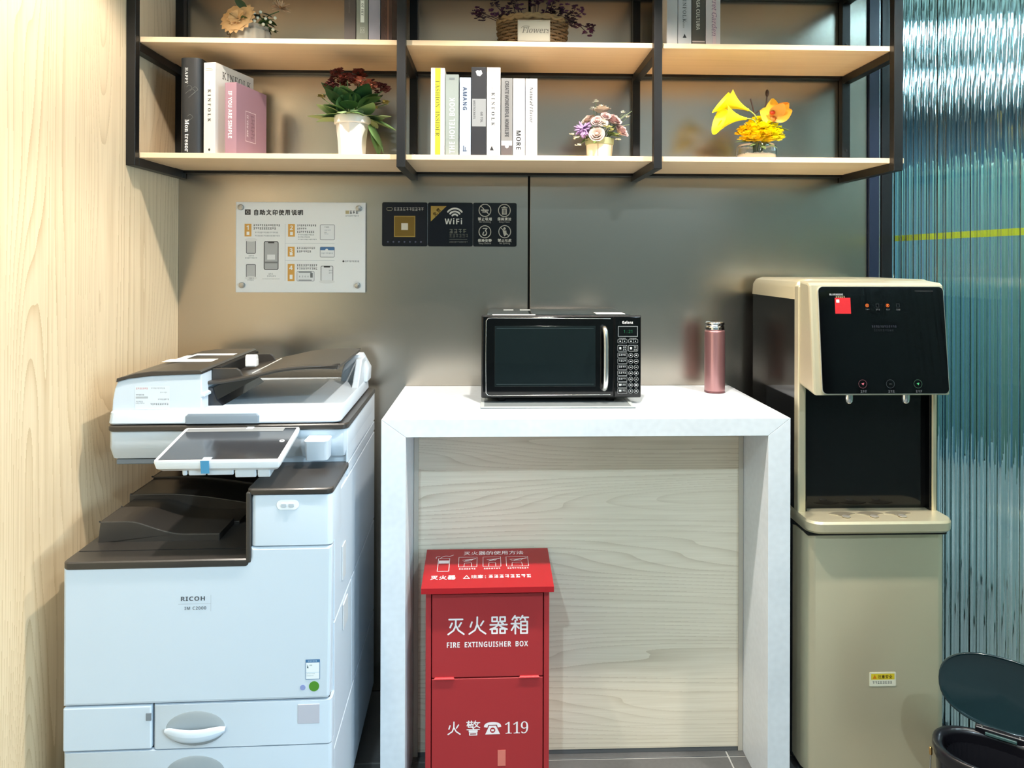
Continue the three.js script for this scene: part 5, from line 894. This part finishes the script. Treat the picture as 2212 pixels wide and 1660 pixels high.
// --- glass bowl with yellow flowers
{
  const t = thing('flower_vase', 'round glass bowl of yellow calla lilies and an orchid on white pebbles', 'flower vase', [0.7725, Y1, 0.2]);
  const outer = [[0, 0.0005], [0.045, 0.0005], [0.053, 0.004], [0.0585, 0.016], [0.0595, 0.028], [0.0565, 0.043], [0.0535, 0.05]], inner = [[0.0500, 0.05], [0.0525, 0.043], [0.0552, 0.028], [0.0545, 0.017], [0.050, 0.0075], [0.043, 0.0045], [0, 0.0045]];
  part('glass_bowl', turned([...outer, [0.0525, 0.051], ...inner], 48), new THREE.MeshPhysicalMaterial({ color: '#ffffff', roughness: 0.02, transmission: 1, thickness: 0.002, ior: 1.45 }), t);
  const q = rng(14), sand = []; sand.push(turned([[0, 0.0048], [0.0425, 0.0048], [0.0492, 0.008], [0.0538, 0.017], [0.0544, 0.021], [0.05, 0.022], [0, 0.024]], 36));
  for (let k = 0; k < 130; k++) { const a = q() * 6.283, r = Math.sqrt(q()) * 0.05; sand.push(moved(new THREE.IcosahedronGeometry(0.004, 0).scale(1, 0.6, 1), Math.sin(a) * r, 0.0225, Math.cos(a) * r, q(), q() * 6, q())); }
  stuffPart('white_pebbles', sand, std('#efe6d6', 0.9), t);
  const yellow = leafMat('#fff01c', 0.55), deep = leafMat('#ffd814', 0.55), stalk = leafMat('#7f8a3c'), twig = std('#3a261c', 0.8), green = leafMat('#54663a', 0.5);
  for (const [x, y, z, r, k] of [[-0.03, 0.073, 0.02, 0.024, 0], [0.0, 0.077, 0.03, 0.026, 1], [0.036, 0.072, 0.018, 0.026, 1], [0.012, 0.098, 0.0, 0.024, 1], [-0.012, 0.085, 0.015, 0.02, 0], [0.03, 0.06, 0.035, 0.018, 1], [-0.025, 0.058, 0.035, 0.018, 0], [0.005, 0.056, 0.042, 0.018, 0]]) { stuffPart('yellow_blossom_head', blossomHead(40, r * 1.15, 0.0105, Math.round(300 + x * 999 + y * 500), 1.6).translate(x, y - r * 0.3 + 0.013, z), k ? yellow : deep, t); stem(t, [x * 0.3, 0.024, z * 0.3], [x * 0.8, y - r * 0.6, z * 0.8], 0.0016, green); }
  // calla lilies: a cone of one petal whose mouth looks left
  const calla = sheet((u, v) => { const th = (u - 0.5) * 5.4, open = 0.004 + 0.034 * v ** 1.7, lip = Math.cos(th / 2) ** 2; return [Math.sin(th) * open * 0.9, 0.085 * v + lip * 0.03 * v * v - 0.012 * v * v, Math.cos(th) * open + lip * 0.016 * v ** 3]; }, 24, 12);
  for (const [x, y, z, yaw, pitch, roll, sc] of [[-0.03, 0.15, 0.02, -1.25, 1.18, 0.2, 0.95], [-0.042, 0.122, 0.035, -1.2, 1.55, 0.1, 1.0]]) {
    const m = part('calla_lily', calla, yellow, t); aim(m, x, y, z, yaw, pitch, roll); m.scale.setScalar(sc);
    part('spadix', new THREE.CapsuleGeometry(0.003, 0.035, 4, 8).translate(0, 0.04, 0), deep, m);
    stem(t, [0, 0.03, 0.01], [x, y, z], 0.0024, stalk, 0.4);
  }
  stem(t, [-0.112, 0.118, 0.03], [-0.128, 0.086, 0.03], 0.0018, yellow);
  // orchid
  { const c = [0.038, 0.124, 0.03], pet = sheet((u, v) => { const s = (u - 0.5) * 2, w = 0.019 * Math.sin(Math.PI * (0.1 + 0.88 * v)) ** 0.8; return [s * w * 1.15, 0.056 * v, 0.022 * v * v + s * s * 0.005]; }, 6, 8), op = leafMat('#f0a83c', 0.5), oy = leafMat('#f2d049', 0.5);
    const head = part('orchid', new THREE.SphereGeometry(0.009, 14, 10).scale(1, 1.2, 0.9).translate(...c), leafMat('#e98f4a'), t);
    [[-1.0, 0.25, oy], [-0.2, 0.15, oy], [0.55, 0.2, op], [0.95, 0.75, op], [0.25, 1.0, leafMat('#efb469')]].forEach(([roll, tilt, m]) => { const p = part('orchid_petal', pet, m, head); p.position.set(...c); p.rotation.set(tilt * 0.55, 0, -roll * 1.25, 'ZXY'); });
    part('orchid_lip', new THREE.SphereGeometry(0.008, 14, 10).scale(1, 0.8, 0.8).translate(c[0] - 0.006, c[1] + 0.014, c[2] + 0.014), leafMat('#c23a16', 0.5), head); stem(t, [0.01, 0.03, 0.01], [c[0], c[1] - 0.008, c[2]], 0.002, stalk); }
  for (const list of [[[-0.005, 0.03, 0], [-0.016, 0.11, -0.01], [0.004, 0.15, -0.012], [0.03, 0.165, -0.012], [0.036, 0.2, -0.01]], [[0.004, 0.03, 0], [0.0, 0.125, -0.01], [-0.006, 0.16, -0.01], [-0.014, 0.19, -0.01]], [[0.028, 0.163, -0.012], [0.045, 0.168, -0.01], [0.055, 0.182, -0.008]], [[-0.014, 0.1, -0.01], [-0.022, 0.13, -0.005]]]) part('twig', tube(list, 0.0022, 20, 6), twig, t);
  part('twig_bud', new THREE.SphereGeometry(0.0055, 10, 8).scale(1, 2, 1).translate(0.036, 0.207, -0.01), twig, t);
  for (const [x, y, yaw, pitch] of [[0.06, 0.095, 1.4, 1.4], [0.05, 0.1, 1.2, 1.5], [-0.02, 0.05, -0.6, 1.5], [0.02, 0.05, 0.5, 1.6], [-0.045, 0.055, -1.3, 1.3], [0.0, 0.05, 0.0, 1.7]]) { const m = part('leaf', leafGeo(0.05, 0.015, 0.5, 0.2), green, t); aim(m, x * 0.7, y, 0.03, yaw, pitch); }
}
// --- wicker basket
{
  const t = thing('flower_basket', 'brown wicker basket of purple sprigs with a white name plate', 'flower basket', [0.111, Y2, 0.19]);
  const out = [], rope = [], R = (y) => 0.086 + 0.014 * Math.sin(Math.min(1, y / 0.07) * 1.6);
  for (let k = 0; k < 9; k++) { const y = 0.006 + k * 0.0088, n = 112, pts = []; for (let i = 0; i < n; i++) { const a = i / n * 6.2832, w = 0.0028 * Math.sin(a * 14 + (k % 2) * Math.PI); pts.push(new THREE.Vector3(Math.cos(a) * (R(y) + w), y, Math.sin(a) * (R(y) + w) * 0.72)); } out.push(new THREE.TubeGeometry(new THREE.CatmullRomCurve3(pts, true), 168, 0.0046, 5, true)); }
  const wick = std('#6b5539', 0.8), wickLight = std('#8a7350', 0.8);
  part('wicker_weave', out, wick, t);
  const stakes = []; for (let i = 0; i < 28; i++) { const a = (i + 0.5) / 28 * 6.2832; stakes.push(tube([0, 0.03, 0.06, 0.085].map((y) => [Math.cos(a) * R(y), y, Math.sin(a) * R(y) * 0.72]), 0.0028, 8, 5)); }
  part('stake', stakes, std('#6a5436', 0.8), t);
  for (let k = 0; k < 2; k++) { const pts = []; for (let i = 0; i < 40; i++) { const a = i / 40 * 6.2832; pts.push(new THREE.Vector3(Math.cos(a + k * 0.05) * 0.101, 0.088 + 0.005 * Math.sin(a * 12 + k * 3.1), Math.sin(a) * 0.074)); } rope.push(new THREE.TubeGeometry(new THREE.CatmullRomCurve3(pts, true), 120, 0.006, 6, true)); }
  part('rim_braid', rope, wickLight, t);
  part('basket_lining', moved(cyl(0.085, 0.095, 0.08, 0, 0.003, 0, 30).scale(1, 1, 0.72), 0, 0, 0), std('#3a2d1e', 0.9), t);
  const plate = part('name_plate', bx(-0.046, 0.046, 0.012, 0.072, 0.078, 0.083, 0.003, 2), std('#a9a799', 0.7), t, 'white wooden name plate');
  part('plate_border', [bx(-0.046, 0.046, 0.069, 0.072, 0.083, 0.0842, 0.0005, 1), bx(-0.046, 0.046, 0.012, 0.015, 0.083, 0.0842, 0.0005, 1), bx(-0.046, -0.043, 0.015, 0.069, 0.083, 0.0842, 0.0005, 1), bx(0.043, 0.046, 0.015, 0.069, 0.083, 0.0842, 0.0005, 1)], std('#9d988a', 0.7), plate);
  print('plate_print', 0.084, 0.05, canvasTexture(420, 250, (g, w, h) => { g.clearRect(0, 0, w, h); g.fillStyle = '#4c4a44'; g.font = 'italic 104px serif'; g.fillText('Flowers', 36, 150); g.strokeStyle = '#4c4a44'; g.lineWidth = 5; g.beginPath(); g.moveTo(30, 86); g.quadraticCurveTo(60, 40, 150, 62); g.stroke(); }), 0, 0.041, 0.0838, plate, { clear: true });
  const q = rng(71), purple = [leafMat('#43203a', 0.8), leafMat('#5a2f52', 0.8), leafMat('#2f1a28', 0.8)], stalk = std('#3d2a30', 0.8);
  for (let k = 0; k < 34; k++) {
    const a = q() * 6.283, side = k % 2 ? 1 : -1, wide = k < 22, x = wide ? side * (0.06 + q() * 0.115) : (q() - 0.5) * 0.14, y = wide ? 0.085 + q() * 0.07 - Math.abs(x) * 0.15 : 0.11 + q() * 0.06, z = (q() - 0.4) * 0.09;
    part('sprig_stem', tube([[x * 0.3, 0.07, z * 0.3], [x * 0.7, 0.1, z * 0.8], [x, y, z]], 0.0012, 8, 5), stalk, t);
    stuffPart('sprig_blossoms', blossomHead(9, 0.014, 0.0055, 400 + k, 1.9).translate(x, y, z), purple[k % 3], t);
  }
}
// --- grey cloth pot, top left
{
  const t = thing('cloth_planter', 'grey pleated cloth pot tied with twine holding a peach flower and white berries', 'planter', [-0.7, Y2, 0.2]);
  const pot = sheet((u, v) => { const a = u * 6.2832, pleat = 1 + 0.035 * Math.sin(a * 13) + 0.02 * Math.sin(a * 7 + 1), r = 0.052 * (v < 0.78 ? 0.98 + 0.1 * Math.sin(v * 2.6) - 0.17 * v * v : 0.905 - 0.05 * Math.sin((v - 0.78) * 9) + (v - 0.85) * 0.5) * pleat; return [Math.cos(a) * r, v * 0.063 + 0.0005, Math.sin(a) * r]; }, 90, 18);
  part('cloth_pot', pot, std('#a8a294', 0.95, { side: THREE.DoubleSide }), t);
  const tw = []; for (let i = 0; i < 40; i++) { const a = i / 40 * 6.2832; tw.push(new THREE.Vector3(Math.cos(a) * 0.0475, 0.0475 + 0.001 * Math.sin(a * 3), Math.sin(a) * 0.0475)); }
  part('twine', [new THREE.TubeGeometry(new THREE.CatmullRomCurve3(tw, true), 100, 0.0016, 6, true), tube([[-0.044, 0.047, 0.02], [-0.056, 0.046, 0.022], [-0.062, 0.038, 0.024], [-0.056, 0.034, 0.024], [-0.05, 0.042, 0.024], [-0.053, 0.03, 0.026], [-0.054, 0.012, 0.028]], 0.0014, 30, 6)], std('#6e5a3e', 0.9), t);
  part('moss', new THREE.SphereGeometry(0.042, 18, 8, 0, 6.283, 0, 1.57).scale(1, 0.35, 1).translate(0, 0.054, 0), std('#26301f', 0.95), t);
  const q = rng(44), dk = [leafMat('#22342c'), leafMat('#2f4a34'), leafMat('#3d5a2c')], lf = [leafGeo(0.045, 0.026, 0.6, 0.15), leafGeo(0.036, 0.02, 0.9, 0.15)];
  for (let k = 0; k < 34; k++) { const a = k < 12 ? 1.2 + q() * 0.9 : q() * 6.283, m = part('leaf', lf[k % 2], dk[k % 3], t); aim(m, Math.sin(a) * 0.03, 0.055 + q() * 0.05, Math.cos(a) * 0.03, a, k < 12 ? 1.2 + q() * 1.0 : 0.4 + q() * 1.0, (q() - 0.5)); }
  { const pe = [], n = 16; for (let k = 0; k < n; k++) { const r = k < 9 ? 1 : 0.6; pe.push(moved(petalGeo(0.032 * r, 0.45), 0, 0, 0, 1.0 - (k >= 9 ? 0.4 : 0), k / (k < 9 ? 9 : 7) * 6.283, 0)); } const m = part('peach_flower', mergeGeometries(pe.map(norm)), leafMat('#dbb07a', 0.7), t); aim(m, -0.024, 0.074, 0.038, -0.25, 1.15); m.scale.setScalar(1.15); }
  { const pe = []; for (let k = 0; k < 40; k++) pe.push(moved(leafGeo(0.03, 0.007, 0.4, 0.2), 0, 0, 0, 0.4 + q() * 1.0, q() * 6.283, 0)); const m = part('dried_flower', mergeGeometries(pe.map(norm)), leafMat('#b99a78', 0.8), t); aim(m, 0.085, 0.115, 0.01, 0.6, 0.8); stem(t, [0.02, 0.06, 0], [0.08, 0.108, 0.008], 0.0014, dk[2]); }
  for (const [x, y, z] of [[0.022, 0.068, 0.045], [0.03, 0.078, 0.042], [0.045, 0.06, 0.04], [0.05, 0.078, 0.035], [0.062, 0.07, 0.03], [0.018, 0.092, 0.035], [0.034, 0.098, 0.03], [0.068, 0.05, 0.025], [0.072, 0.085, 0.02]]) { part('white_berry', new THREE.SphereGeometry(0.0048, 12, 8).translate(x, y, z), std('#d5dac8', 0.5), t); stem(t, [x * 0.4, 0.055, z * 0.5], [x, y - 0.004, z], 0.0008, dk[2]); }
}

renderer.render(scene, camera);
